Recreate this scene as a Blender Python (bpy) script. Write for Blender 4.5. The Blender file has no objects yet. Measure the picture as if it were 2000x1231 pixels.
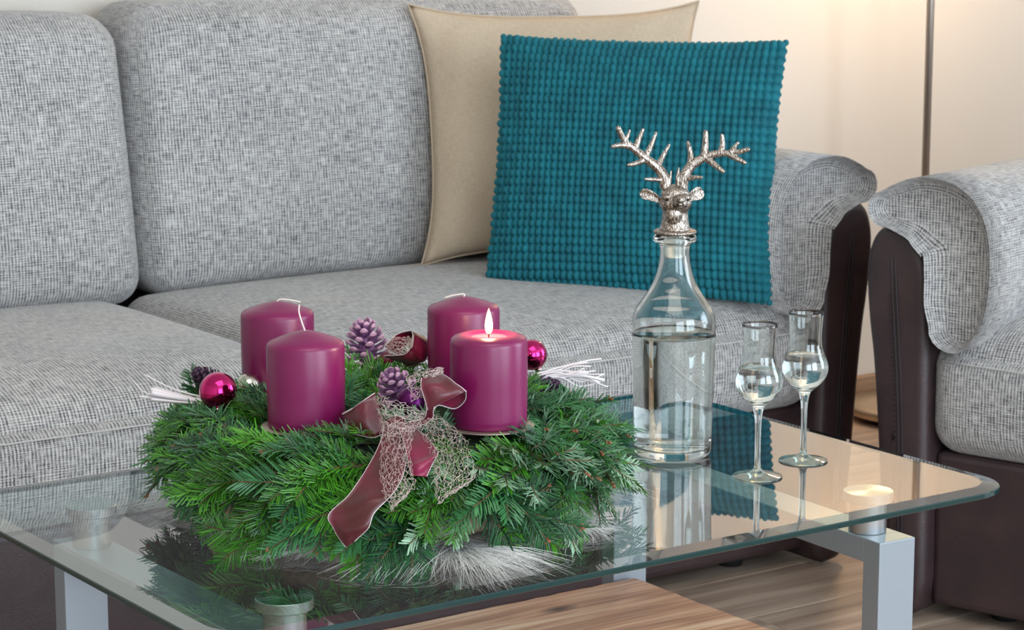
import bpy, bmesh, math, random
from math import sin, cos, pi, radians, sqrt
from mathutils import Vector, Matrix

random.seed(7)
S = bpy.context.scene
COL = S.collection

# ------------------------------------------------------------------ camera, world, lights, exposure
cam_d = bpy.data.cameras.new('camera')
cam = bpy.data.objects.new('camera', cam_d)
COL.objects.link(cam)
cam.location = (-1.58668, -2.32197, 1.24931)
cam.rotation_euler = (radians(90 - 10.157), 0, radians(-35.006))
cam_d.sensor_width = 36.0
cam_d.lens = 4691.9 / 2000 * 36.0
cam_d.clip_start = 0.05
cam_d.dof.use_dof = True
cam_d.dof.focus_distance = 2.62
cam_d.dof.aperture_fstop = 20.0
S.camera = cam

S.view_settings.view_transform = 'Standard'
S.view_settings.look = 'None'
S.view_settings.exposure = 0.0
S.view_settings.gamma = 1.0
S.view_settings.use_curve_mapping = False

W = bpy.data.worlds.new('world')
S.world = W
W.use_nodes = True
W.node_tree.nodes['Background'].inputs['Color'].default_value = (0.75, 0.87, 1.0, 1)
W.node_tree.nodes['Background'].inputs['Strength'].default_value = 1.5

S.cycles.max_bounces = 14
S.cycles.transmission_bounces = 12
S.cycles.transparent_max_bounces = 16
S.cycles.diffuse_bounces = 4
S.cycles.sample_clamp_indirect = 6.0
S.cycles.caustics_reflective = True
S.cycles.caustics_refractive = True
S.cycles.blur_glossy = 0.3


def area_light(name, loc, rot, sx, sy, power, color):
    d = bpy.data.lights.new(name, 'AREA')
    d.shape = 'RECTANGLE'
    d.size, d.size_y = sx, sy
    d.energy = power
    d.color = color
    o = bpy.data.objects.new(name, d)
    o.location = loc
    o.rotation_euler = rot
    COL.objects.link(o)
    return o


DAY = (0.78, 0.89, 1.0)
# daylight through the windows of the wall behind the camera and of the right-hand wall
area_light('window_daylight', (-1.55, -4.42, 1.40), (radians(90), 0, 0), 1.9, 2.1, 80, DAY)
area_light('window_daylight', (0.95, -4.42, 1.40), (radians(90), 0, 0), 1.9, 2.1, 135, DAY)
area_light('window_daylight', (3.72, -2.3, 1.40), (radians(90), 0, radians(90)), 1.9, 2.1, 95, DAY)
# added soft fill standing in for light bounced off the ceiling; no fitting there
area_light('ceiling_bounce_fill', (-0.6, -1.3, 2.44), (0, 0, 0), 1.4, 1.4, 20, (1.0, 0.93, 0.84))


# ------------------------------------------------------------------ helpers
def srgb(r, g, b):
    def f(c):
        c /= 255.0
        return c / 12.92 if c <= 0.04045 else ((c + 0.055) / 1.055) ** 2.4
    return (f(r), f(g), f(b), 1.0)


def new_mat(name):
    m = bpy.data.materials.new(name)
    m.use_nodes = True
    nt = m.node_tree
    for n in list(nt.nodes):
        nt.nodes.remove(n)
    out = nt.nodes.new('ShaderNodeOutputMaterial')
    return m, nt, out


def N(nt, kind, **kw):
    n = nt.nodes.new(kind)
    for k, v in kw.items():
        if hasattr(n, k):
            setattr(n, k, v)
        else:
            n.inputs[k.replace('_', ' ')].default_value = v
    return n


def L(nt, a, b):
    nt.links.new(a, b)


def math_node(nt, op, a, b=None, c=None, clamp=False):
    n = nt.nodes.new('ShaderNodeMath')
    n.operation = op
    n.use_clamp = clamp
    for i, v in enumerate((a, b, c)):
        if v is None:
            continue
        if isinstance(v, (int, float)):
            n.inputs[i].default_value = v
        else:
            L(nt, v, n.inputs[i])
    return n.outputs[0]


def ramp(nt, fac, stops):
    r = nt.nodes.new('ShaderNodeValToRGB')
    e = r.color_ramp.elements
    while len(e) < len(stops):
        e.new(0.5)
    for i, (p, c) in enumerate(stops):
        e[i].position = p
        e[i].color = c
    L(nt, fac, r.inputs[0])
    return r.outputs[0]


def noise(nt, vec, scale, detail=2.0, rough=0.5, dims='3D'):
    n = nt.nodes.new('ShaderNodeTexNoise')
    n.noise_dimensions = dims
    n.inputs['Scale'].default_value = scale
    n.inputs['Detail'].default_value = detail
    n.inputs['Roughness'].default_value = rough
    if vec is not None:
        L(nt, vec, n.inputs['Vector'])
    return n.outputs['Fac']


def mapping(nt, vec, scale=(1, 1, 1), rot=(0, 0, 0), loc=(0, 0, 0)):
    m = nt.nodes.new('ShaderNodeMapping')
    m.inputs['Scale'].default_value = scale
    m.inputs['Rotation'].default_value = rot
    m.inputs['Location'].default_value = loc
    L(nt, vec, m.inputs['Vector'])
    return m.outputs[0]


def bump(nt, h, strength, dist):
    b = nt.nodes.new('ShaderNodeBump')
    b.inputs['Strength'].default_value = strength
    b.inputs['Distance'].default_value = dist
    L(nt, h, b.inputs['Height'])
    return b.outputs[0]


def principled(name, color, rough=0.5, metal=0.0, **kw):
    m, nt, out = new_mat(name)
    p = nt.nodes.new('ShaderNodeBsdfPrincipled')
    p.inputs['Base Color'].default_value = color
    p.inputs['Roughness'].default_value = rough
    p.inputs['Metallic'].default_value = metal
    for k, v in kw.items():
        p.inputs[k.replace('_', ' ')].default_value = v
    L(nt, p.outputs[0], out.inputs[0])
    m['_'] = 0
    return m, nt, p


# ------------------------------------------------------------------ materials
def mat_weave():
    m, nt, p = principled('grey_woven_fabric', srgb(170, 170, 170), 0.92)
    p.inputs['Sheen Weight'].default_value = 0.25
    p.inputs['Sheen Roughness'].default_value = 0.5
    uv = nt.nodes.new('ShaderNodeUVMap').outputs[0]
    wob = noise(nt, uv, 60, 2)
    sep = nt.nodes.new('ShaderNodeSeparateXYZ')
    L(nt, uv, sep.inputs[0])
    u = math_node(nt, 'ADD', sep.outputs[0], math_node(nt, 'MULTIPLY', wob, 0.0012))
    v = math_node(nt, 'ADD', sep.outputs[1], math_node(nt, 'MULTIPLY', wob, 0.0012))
    su = math_node(nt, 'SINE', math_node(nt, 'MULTIPLY', u, 2 * pi / 0.0056))
    sv = math_node(nt, 'SINE', math_node(nt, 'MULTIPLY', v, 2 * pi / 0.0040))
    nv = noise(nt, mapping(nt, uv, (420, 45, 1)), 1.0, 2)          # long vertical slubs
    nh = noise(nt, mapping(nt, uv, (34, 480, 1)), 1.0, 2)          # long horizontal slubs
    fine = noise(nt, uv, 520, 2)
    big = noise(nt, uv, 7, 2)
    f = math_node(nt, 'MULTIPLY_ADD', su, 0.24, 0.53)
    f = math_node(nt, 'MULTIPLY_ADD', sv, 0.13, f)
    f = math_node(nt, 'ADD', f, math_node(nt, 'MULTIPLY', math_node(nt, 'SUBTRACT', nv, 0.5), 1.2))
    f = math_node(nt, 'ADD', f, math_node(nt, 'MULTIPLY', math_node(nt, 'SUBTRACT', nh, 0.5), 1.2))
    f = math_node(nt, 'ADD', f, math_node(nt, 'MULTIPLY', math_node(nt, 'SUBTRACT', fine, 0.5), 0.9))
    f = math_node(nt, 'ADD', f, math_node(nt, 'MULTIPLY', math_node(nt, 'SUBTRACT', big, 0.5), 0.25), clamp=True)
    col = ramp(nt, f, [(0.0, srgb(52, 52, 57)), (0.25, srgb(104, 103, 106)), (0.55, srgb(166, 165, 164)),
                       (1.0, srgb(206, 205, 202))])
    L(nt, col, p.inputs['Base Color'])
    L(nt, bump(nt, f, 0.5, 0.0012), p.inputs['Normal'])
    return m


def mat_leather():
    m, nt, p = principled('dark_brown_leather', srgb(54, 39, 42), 0.42)
    p.inputs['Specular IOR Level'].default_value = 0.55
    tc = nt.nodes.new('ShaderNodeTexCoord').outputs['Object']
    vo = nt.nodes.new('ShaderNodeTexVoronoi')
    vo.inputs['Scale'].default_value = 420
    L(nt, tc, vo.inputs['Vector'])
    big = noise(nt, tc, 14, 3)
    h = math_node(nt, 'ADD', vo.outputs['Distance'], math_node(nt, 'MULTIPLY', big, 5.0))
    L(nt, bump(nt, h, 0.35, 0.0008), p.inputs['Normal'])
    L(nt, ramp(nt, big, [(0.3, srgb(47, 35, 38)), (0.75, srgb(62, 45, 46))]), p.inputs['Base Color'])
    return m


def mat_wall():
    m, nt, p = principled('white_wall_paint', srgb(214, 208, 199), 0.85)
    tc = nt.nodes.new('ShaderNodeTexCoord').outputs['Object']
    L(nt, bump(nt, noise(nt, tc, 160, 3), 0.15, 0.001), p.inputs['Normal'])
    return m


def mat_wood(name, stops, along=0, scale=1.0, rough=0.45, knots=False, gk=0.95):
    m, nt, p = principled(name, (0.4, 0.3, 0.2, 1), rough)
    tc = nt.nodes.new('ShaderNodeTexCoord').outputs['Object']
    oi = nt.nodes.new('ShaderNodeObjectInfo')
    off = nt.nodes.new('ShaderNodeVectorMath')
    off.operation = 'ADD'
    L(nt, tc, off.inputs[0])
    cx = nt.nodes.new('ShaderNodeCombineXYZ')
    L(nt, math_node(nt, 'MULTIPLY', oi.outputs['Random'], 37.0), cx.inputs[0])
    L(nt, math_node(nt, 'MULTIPLY', oi.outputs['Random'], 91.0), cx.inputs[1])
    L(nt, cx.outputs[0], off.inputs[1])
    v = off.outputs[0]
    warp = noise(nt, mapping(nt, v, (1.6 * scale, 5 * scale, 5 * scale)), 1.0, 3)
    sc = nt.nodes.new('ShaderNodeSeparateXYZ')
    L(nt, v, sc.inputs[0])
    y = math_node(nt, 'ADD', sc.outputs[1], math_node(nt, 'MULTIPLY', warp, 0.16 / scale))
    rings = math_node(nt, 'SINE', math_node(nt, 'MULTIPLY', y, 150 * scale))
    grain = noise(nt, mapping(nt, v, (7 * scale, 160 * scale, 160 * scale)), 1.0, 4, 0.6)
    patch = noise(nt, mapping(nt, v, (2.2, 7, 7)), 1.0, 2)
    f = math_node(nt, 'MULTIPLY_ADD', rings, 0.13, 0.48)
    f = math_node(nt, 'ADD', f, math_node(nt, 'MULTIPLY', math_node(nt, 'SUBTRACT', grain, 0.5), gk))
    f = math_node(nt, 'ADD', f, math_node(nt, 'MULTIPLY', math_node(nt, 'SUBTRACT', patch, 0.5), 0.8), clamp=True)
    col = ramp(nt, f, stops)
    if knots:
        vo = nt.nodes.new('ShaderNodeTexVoronoi')
        vo.inputs['Scale'].default_value = 1.0
        L(nt, mapping(nt, v, (3.0, 7.0, 0.01)), vo.inputs['Vector'])
        k = ramp(nt, vo.outputs['Distance'], [(0.03, (1, 1, 1, 1)), (0.11, (0, 0, 0, 1))])
        mx = nt.nodes.new('ShaderNodeMixRGB')
        L(nt, k, mx.inputs[0])
        L(nt, col, mx.inputs[1])
        mx.inputs[2].default_value = srgb(72, 50, 42)
        col = mx.outputs[0]
    L(nt, col, p.inputs['Base Color'])
    L(nt, bump(nt, f, 0.25, 0.0006), p.inputs['Normal'])
    return m


def mat_table_glass():
    # thin clear slab: Fresnel mirror over a slightly tinted clear pane (two surfaces folded in one)
    m, nt, out = new_mat('table_glass')
    fr = nt.nodes.new('ShaderNodeFresnel')
    fr.inputs[0].default_value = 1.66
    geo = nt.nodes.new('ShaderNodeNewGeometry')
    r = fr.outputs[0]
    r2 = math_node(nt, 'DIVIDE', math_node(nt, 'MULTIPLY', r, 2.0), math_node(nt, 'ADD', r, 1.0))
    r3 = math_node(nt, 'MULTIPLY', r2, math_node(nt, 'SUBTRACT', 1.0, geo.outputs['Backfacing']), clamp=True)
    t = nt.nodes.new('ShaderNodeBsdfTransparent')
    t.inputs[0].default_value = (0.80, 0.92, 0.90, 1)
    g = nt.nodes.new('ShaderNodeBsdfGlossy')
    g.inputs['Roughness'].default_value = 0.012
    mx = nt.nodes.new('ShaderNodeMixShader')
    L(nt, r3, mx.inputs[0])
    L(nt, t.outputs[0], mx.inputs[1])
    L(nt, g.outputs[0], mx.inputs[2])
    L(nt, mx.outputs[0], out.inputs[0])
    return m


def mat_clear(name='clear_underside'):
    m, nt, out = new_mat(name)
    t = nt.nodes.new('ShaderNodeBsdfTransparent')
    t.inputs[0].default_value = (0.97, 0.99, 0.985, 1)
    L(nt, t.outputs[0], out.inputs[0])
    return m


def mat_glass_edge():
    m, nt, out = new_mat('green_glass_edge')
    p = nt.nodes.new('ShaderNodeBsdfPrincipled')
    p.inputs['Base Color'].default_value = srgb(8, 46, 46)
    p.inputs['Roughness'].default_value = 0.10
    p.inputs['Transmission Weight'].default_value = 0.0
    p.inputs['IOR'].default_value = 1.52
    L(nt, p.outputs[0], out.inputs[0])
    return m


def mat_glass(name, ior, color=(1, 1, 1, 1), rough=0.0):
    m, nt, out = new_mat(name)
    g = nt.nodes.new('ShaderNodeBsdfGlass')
    g.inputs['IOR'].default_value = ior
    g.inputs['Color'].default_value = color
    g.inputs['Roughness'].default_value = rough
    L(nt, g.outputs[0], out.inputs[0])
    return m


def mat_brushed(name, color, rough=0.3, aniso=0.6):
    m, nt, p = principled(name, color, rough, 1.0)
    p.inputs['Anisotropic'].default_value = aniso
    tc = nt.nodes.new('ShaderNodeTexCoord').outputs['Object']
    L(nt, bump(nt, noise(nt, mapping(nt, tc, (60, 60, 2500)), 1.0, 2), 0.06, 0.0003), p.inputs['Normal'])
    return m


def mat_antique():
    m, nt, p = principled('antique_silver', srgb(200, 196, 190), 0.3, 1.0)
    tc = nt.nodes.new('ShaderNodeTexCoord').outputs['Object']
    w = noise(nt, mapping(nt, tc, (900, 900, 160)), 1.0, 3, 0.6)
    w2 = noise(nt, tc, 1400, 2)
    f = math_node(nt, 'MULTIPLY_ADD', w2, 0.3, math_node(nt, 'MULTIPLY', w, 0.8))
    L(nt, ramp(nt, f, [(0.40, srgb(40, 32, 28)), (0.52, srgb(128, 114, 102)), (0.66, srgb(224, 220, 214))]),
      p.inputs['Base Color'])
    L(nt, bump(nt, w, 0.8, 0.0009), p.inputs['Normal'])
    return m


def mat_needle(name, c_lo, c_hi):
    m, nt, p = principled(name, c_lo, 0.42)
    p.inputs['Specular IOR Level'].default_value = 0.5
    oi = nt.nodes.new('ShaderNodeObjectInfo')
    geo = nt.nodes.new('ShaderNodeNewGeometry')
    isl = geo.outputs['Random Per Island']
    f = math_node(nt, 'ADD', math_node(nt, 'MULTIPLY', oi.outputs['Random'], 0.55),
                  math_node(nt, 'MULTIPLY', isl, 0.45))
    L(nt, ramp(nt, f, [(0.05, c_lo), (0.95, c_hi)]), p.inputs['Base Color'])
    return m


def mat_wax():
    m, nt, p = principled('purple_candle_wax', srgb(116, 16, 76), 0.34)
    p.inputs['Subsurface Weight'].default_value = 0.35
    p.inputs['Subsurface Radius'].default_value = (1.0, 0.25, 0.45)
    p.inputs['Subsurface Scale'].default_value = 0.012
    p.inputs['Specular IOR Level'].default_value = 0.5
    tc = nt.nodes.new('ShaderNodeTexCoord').outputs['Object']
    L(nt, bump(nt, noise(nt, mapping(nt, tc, (30, 30, 8)), 1.0, 3), 0.12, 0.002), p.inputs['Normal'])
    rn = noise(nt, tc, 25, 3)
    L(nt, math_node(nt, 'MULTIPLY_ADD', rn, 0.22, 0.22), p.inputs['Roughness'])
    return m


def mat_satin(name, c1, c2):
    m, nt, p = principled(name, c1, 0.38)
    p.inputs['Sheen Weight'].default_value = 0.08
    p.inputs['Anisotropic'].default_value = 0.5
    tc = nt.nodes.new('ShaderNodeTexCoord').outputs['Object']
    n = noise(nt, tc, 28, 3)
    L(nt, ramp(nt, n, [(0.35, c1), (0.7, c2)]), p.inputs['Base Color'])
    L(nt, bump(nt, n, 0.5, 0.004), p.inputs['Normal'])
    return m


def mat_velvet():
    m, nt, p = principled('teal_velvet', srgb(0, 98, 122), 0.85)
    p.inputs['Sheen Weight'].default_value = 0.45
    p.inputs['Sheen Roughness'].default_value = 0.35
    p.inputs['Sheen Tint'].default_value = srgb(40, 180, 180)
    uv = nt.nodes.new('ShaderNodeUVMap').outputs[0]
    n = noise(nt, uv, 30, 3)
    L(nt, ramp(nt, n, [(0.25, srgb(0, 84, 98)), (0.75, srgb(2, 112, 126))]), p.inputs['Base Color'])
    return m


def mat_linen():
    m, nt, p = principled('beige_linen', srgb(186, 168, 146), 0.9)
    uv = nt.nodes.new('ShaderNodeUVMap').outputs[0]
    a = noise(nt, mapping(nt, uv, (900, 60, 1)), 1.0, 2)
    b = noise(nt, mapping(nt, uv, (60, 900, 1)), 1.0, 2)
    f = math_node(nt, 'MULTIPLY', math_node(nt, 'ADD', a, b), 0.5)
    L(nt, ramp(nt, f, [(0.3, srgb(180, 160, 137)), (0.7, srgb(212, 194, 170))]), p.inputs['Base Color'])
    L(nt, bump(nt, f, 0.3, 0.0006), p.inputs['Normal'])
    return m


def mat_cone(name, c1, c2, tip):
    m, nt, p = principled(name, c1, 0.6)
    tc = nt.nodes.new('ShaderNodeTexCoord').outputs['Object']
    n = noise(nt, tc, 160, 3)
    a = ramp(nt, n, [(0.3, c1), (0.7, c2)])
    sep = nt.nodes.new('ShaderNodeSeparateXYZ')
    L(nt, tc, sep.inputs[0])
    k = ramp(nt, math_node(nt, 'MULTIPLY', sep.outputs[1], 60.0), [(0.62, (0, 0, 0, 1)), (0.95, (1, 1, 1, 1))])
    mx = nt.nodes.new('ShaderNodeMixRGB')
    L(nt, k, mx.inputs[0])
    L(nt, a, mx.inputs[1])
    mx.inputs[2].default_value = tip
    L(nt, mx.outputs[0], p.inputs['Base Color'])
    L(nt, bump(nt, n, 0.4, 0.001), p.inputs['Normal'])
    return m


def mat_emit(name, color, strength):
    m, nt, out = new_mat(name)
    e = nt.nodes.new('ShaderNodeEmission')
    e.inputs[0].default_value = color
    e.inputs[1].default_value = strength
    L(nt, e.outputs[0], out.inputs[0])
    return m


M = {}
M['weave'] = mat_weave()
M['leather'] = mat_leather()
M['stitch'] = principled('leather_seam', srgb(34, 26, 30), 0.5)[0]
M['wall'] = mat_wall()
M['ceiling'] = principled('white_ceiling', srgb(236, 234, 230), 0.9)[0]
M['floor'] = mat_wood('grey_oak_planks', [(0.1, srgb(122, 104, 92)), (0.45, srgb(160, 141, 126)),
                                          (0.8, srgb(188, 170, 153))], scale=0.6, rough=0.4)
M['skirting'] = mat_wood('oak_skirting', [(0.1, srgb(128, 100, 76)), (0.9, srgb(176, 146, 116))], scale=0.8)
M['shelf'] = mat_wood('rustic_pine_shelf', [(0.05, srgb(118, 80, 62)), (0.4, srgb(170, 124, 98)),
                                            (0.7, srgb(198, 160, 134)), (1.0, srgb(222, 196, 170))],
                      scale=0.7, gk=1.5, rough=0.55, knots=True)
M['tglass'] = mat_table_glass()
M['tunder'] = mat_clear()
M['tedge'] = mat_glass_edge()
M['glass'] = mat_glass('clear_glass', 1.5, (0.975, 0.99, 0.985, 1))
M['water'] = mat_glass('water', 1.33, (0.99, 0.998, 1, 1))
M['frosted'] = mat_glass('milky_plug', 1.45, (0.9, 0.93, 0.92, 1), 0.35)
M['silver_paint'] = principled('silver_powder_coat', srgb(150, 158, 166), 0.42, 0.55)[0]
def mat_turned():
    m, nt, p = principled('turned_aluminium', srgb(180, 184, 186), 0.28, 1.0)
    p.inputs['Anisotropic'].default_value = 0.85
    t = nt.nodes.new('ShaderNodeTangent')
    t.direction_type = 'RADIAL'
    t.axis = 'Z'
    L(nt, t.outputs[0], p.inputs['Tangent'])
    return m


M['steel'] = mat_turned()
M['champagne'] = mat_brushed('champagne_metal', srgb(190, 172, 150), 0.35)
M['pole'] = principled('brushed_nickel_pole', srgb(150, 140, 132), 0.35, 0.65)[0]
M['antique'] = mat_antique()
M['wax'] = mat_wax()
M['melt'] = principled('molten_wax', srgb(190, 60, 90), 0.08, 0.0, Transmission_Weight=0.2)[0]
M['wick'] = principled('white_wick', srgb(226, 214, 206), 0.8)[0]
M['burnt'] = principled('burnt_wick', srgb(30, 22, 20), 0.9)[0]
def mat_flame():
    m, nt, out = new_mat('flame_glow')
    e = nt.nodes.new('ShaderNodeEmission')
    e.inputs[0].default_value = (1.0, 0.72, 0.34, 1)
    e.inputs[1].default_value = 2.4
    t = nt.nodes.new('ShaderNodeBsdfTransparent')
    t.inputs[0].default_value = (0.8, 0.8, 0.8, 1)
    a = nt.nodes.new('ShaderNodeAddShader')
    L(nt, e.outputs[0], a.inputs[0])
    L(nt, t.outputs[0], a.inputs[1])
    L(nt, a.outputs[0], out.inputs[0])
    return m


M['flame'] = mat_flame()
M['plate'] = principled('candle_plate_metal', srgb(176, 160, 150), 0.35, 0.8)[0]
M['stem'] = principled('twig_bark', srgb(84, 66, 38), 0.8)[0]
M['needle_g'] = mat_needle('fir_needle_green', srgb(6, 42, 12), srgb(76, 154, 26))
M['needle_b'] = mat_needle('fir_needle_blue_green', srgb(8, 44, 28), srgb(60, 126, 70))
M['needle_u'] = mat_needle('fir_needle_underside', srgb(92, 132, 104), srgb(150, 182, 150))
M['bud'] = principled('brown_bud', srgb(128, 78, 48), 0.6)[0]
M['core'] = principled('moss_core', srgb(24, 42, 20), 0.95)[0]
M['straw'] = mat_wood('straw_base', [(0.1, srgb(150, 128, 100)), (0.9, srgb(206, 188, 160))], scale=3, rough=0.9)
def mat_fur():
    m, nt, out = new_mat('white_fur')
    a = nt.nodes.new('ShaderNodeBsdfDiffuse')
    b = nt.nodes.new('ShaderNodeBsdfTranslucent')
    a.inputs[0].default_value = b.inputs[0].default_value = (0.95, 0.95, 0.94, 1)
    mx = nt.nodes.new('ShaderNodeMixShader')
    mx.inputs[0].default_value = 0.5
    L(nt, a.outputs[0], mx.inputs[1])
    L(nt, b.outputs[0], mx.inputs[2])
    L(nt, mx.outputs[0], out.inputs[0])
    return m


M['fur'] = mat_fur()
M['magenta'] = principled('magenta_mirror_glass', srgb(196, 14, 110), 0.06, 1.0, Coat_Weight=0.5)[0]
M['silverball'] = principled('champagne_silver_glass', srgb(200, 198, 188), 0.22, 1.0)[0]
M['darkball'] = principled('matt_dark_purple', srgb(92, 28, 92), 0.34, 0.85)[0]
M['cone'] = mat_cone('lilac_pine_cone', srgb(104, 66, 110), srgb(150, 106, 156), srgb(198, 156, 178))
M['darkcone'] = mat_cone('dark_purple_cone', srgb(44, 26, 44), srgb(74, 48, 74), srgb(112, 84, 108))
M['satin'] = mat_satin('wine_satin', srgb(70, 14, 18), srgb(100, 20, 44))
M['satin_in'] = mat_satin('magenta_satin', srgb(92, 4, 34), srgb(128, 12, 62))
M['wire'] = principled('silver_wire_edge', srgb(214, 202, 204), 0.45, 0.3)[0]
M['net'] = principled('silver_pink_net', srgb(214, 196, 190), 0.35, 0.5)[0]
M['whitewood'] = principled('white_painted_twig', srgb(228, 222, 226), 0.6)[0]
M['velvet'] = mat_velvet()
M['linen'] = mat_linen()
M['shade'] = principled('cream_lamp_shade', srgb(236, 222, 196), 0.8, 0.0, Transmission_Weight=0.0)[0]
M['bulb'] = mat_emit('warm_bulb', (1.0, 0.72, 0.42, 1), 12.0)
M['white'] = principled('white_frame', srgb(232, 232, 230), 0.5)[0]
M['rubber'] = principled('black_foot', srgb(24, 22, 22), 0.7)[0]


# ------------------------------------------------------------------ geometry helpers
class MB:
    def __init__(self):
        self.v, self.f, self.m, self.uv = [], [], [], []

    def add(self, verts, faces, mat=0, uvs=None):
        o = len(self.v)
        self.v += [tuple(p) for p in verts]
        for i, fc in enumerate(faces):
            self.f.append([a + o for a in fc])
            self.m.append(mat if isinstance(mat, int) else mat[i])
            self.uv.append(uvs[i] if uvs else None)

    def build(self, name, mats, parent=None, smooth=True, weld=0.0, mat4=None):
        me = bpy.data.meshes.new(name)
        me.from_pydata(self.v, [], self.f)
        for mm in (mats if isinstance(mats, (list, tuple)) else [mats]):
            me.materials.append(mm)
        me.polygons.foreach_set('material_index', self.m)
        me.polygons.foreach_set('use_smooth', [smooth] * len(self.f))
        if any(u is not None for u in self.uv):
            lay = me.uv_layers.new(name='UVMap')
            k = 0
            for fc, u in zip(self.f, self.uv):
                for j in range(len(fc)):
                    lay.data[k].uv = u[j] if u else (0, 0)
                    k += 1
        if mat4 is not None:
            me.transform(mat4)
        if weld > 0:
            bm = bmesh.new()
            bm.from_mesh(me)
            bmesh.ops.remove_doubles(bm, verts=bm.verts, dist=weld)
            bm.to_mesh(me)
            bm.free()
        me.update()
        o = bpy.data.objects.new(name, me)
        COL.objects.link(o)
        o.parent = parent
        return o


def tag(o, label=None, cat=None, group=None, kind=None):
    for k, v in (('label', label), ('category', cat), ('group', group), ('kind', kind)):
        if v:
            o[k] = v
    return o


def empty(name, loc=(0, 0, 0), rz=0.0):
    o = bpy.data.objects.new(name, None)
    o.empty_display_size = 0.05
    o.location = loc
    o.rotation_euler = (0, 0, rz)
    COL.objects.link(o)
    return o


def add_box(mb, x0, x1, y0, y1, z0, z1, mat=0):
    v = [(x, y, z) for z in (z0, z1) for y in (y0, y1) for x in (x0, x1)]
    mb.add(v, [(0, 2, 3, 1), (4, 5, 7, 6), (0, 1, 5, 4), (2, 6, 7, 3), (0, 4, 6, 2), (1, 3, 7, 5)], mat)


def bevel_mesh(o, w, seg=2):
    bm = bmesh.new()
    bm.from_mesh(o.data)
    bmesh.ops.bevel(bm, geom=bm.edges[:], offset=w, segments=seg, affect='EDGES', profile=0.5)
    bm.to_mesh(o.data)
    bm.free()
    return o


def box_obj(name, mat, parent, x0, x1, y0, y1, z0, z1, bev=0.0, seg=2):
    mb = MB()
    add_box(mb, x0, x1, y0, y1, z0, z1)
    o = mb.build(name, mat, parent, smooth=False)
    if bev:
        bevel_mesh(o, bev, seg)
    return o


def catmull(pts, n):
    P = [Vector(p) for p in pts]
    out = []
    for i in range(len(P) - 1):
        p0 = P[max(i - 1, 0)]
        p1, p2 = P[i], P[i + 1]
        p3 = P[min(i + 2, len(P) - 1)]
        for k in range(n):
            t = k / n
            out.append(0.5 * ((2 * p1) + (p2 - p0) * t + (2 * p0 - 5 * p1 + 4 * p2 - p3) * t * t
                              + (3 * p1 - p0 - 3 * p2 + p3) * t ** 3))
    out.append(P[-1])
    return out


def add_tube(mb, pts, rad, sides=6, mat=0, cap=True):
    pts = [Vector(p) for p in pts]
    n = len(pts)
    if not hasattr(rad, '__len__'):
        rad = [rad] * n
    vs, fs = [], []
    up = None
    for i, p in enumerate(pts):
        d = (pts[min(i + 1, n - 1)] - pts[max(i - 1, 0)])
        if d.length < 1e-9:
            d = Vector((0, 0, 1))
        d.normalize()
        if up is None:
            up = d.orthogonal().normalized()
        else:
            up = up - d * up.dot(d)
            if up.length < 1e-6:
                up = d.orthogonal()
            up.normalize()
        s = d.cross(up)
        for k in range(sides):
            a = 2 * pi * k / sides
            vs.append(p + (up * cos(a) + s * sin(a)) * rad[i])
    for i in range(n - 1):
        for k in range(sides):
            a, b = i * sides + k, i * sides + (k + 1) % sides
            fs.append((a, b, b + sides, a + sides))
    if cap:
        fs.append(tuple(range(sides))[::-1])
        fs.append(tuple(range((n - 1) * sides, n * sides)))
    mb.add(vs, fs, mat)


def add_lathe(mb, prof, seg=48, mat=0, center=(0, 0, 0), closed=False):
    cx, cy, cz = center
    vs, fs, ring = [], [], []
    for r, z in prof:
        if r < 1e-6:
            ring.append([len(vs)])
            vs.append((cx, cy, cz + z))
        else:
            ring.append(list(range(len(vs), len(vs) + seg)))
            vs += [(cx + r * cos(2 * pi * k / seg), cy + r * sin(2 * pi * k / seg), cz + z) for k in range(seg)]
    rg = list(zip(ring, ring[1:] + ring[:1])) if closed else list(zip(ring[:-1], ring[1:]))
    for a, b in rg:
        for k in range(seg):
            k2 = (k + 1) % seg
            if len(a) == 1 and len(b) == 1:
                continue
            if len(a) == 1:
                fs.append((a[0], b[k2], b[k]))
            elif len(b) == 1:
                fs.append((a[k], a[k2], b[0]))
            else:
                fs.append((a[k], a[k2], b[k2], b[k]))
    mb.add(vs, fs, mat)


def spline_prof(pts, n=6):
    return [(max(p.x, 0.0), p.y) for p in catmull([(a, b, 0) for a, b in pts], n)]


def axis_samples(h, r, n, m=5):
    """sample positions from -h to h, dense in the rounding zones"""
    a = [-h + r * (1 - cos(pi / 2 * i / m)) for i in range(m)]
    c = [-h + r + (2 * (h - r)) * i / n for i in range(n + 1)]
    b = [-x for x in a[::-1]]
    return a + c + b


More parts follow.
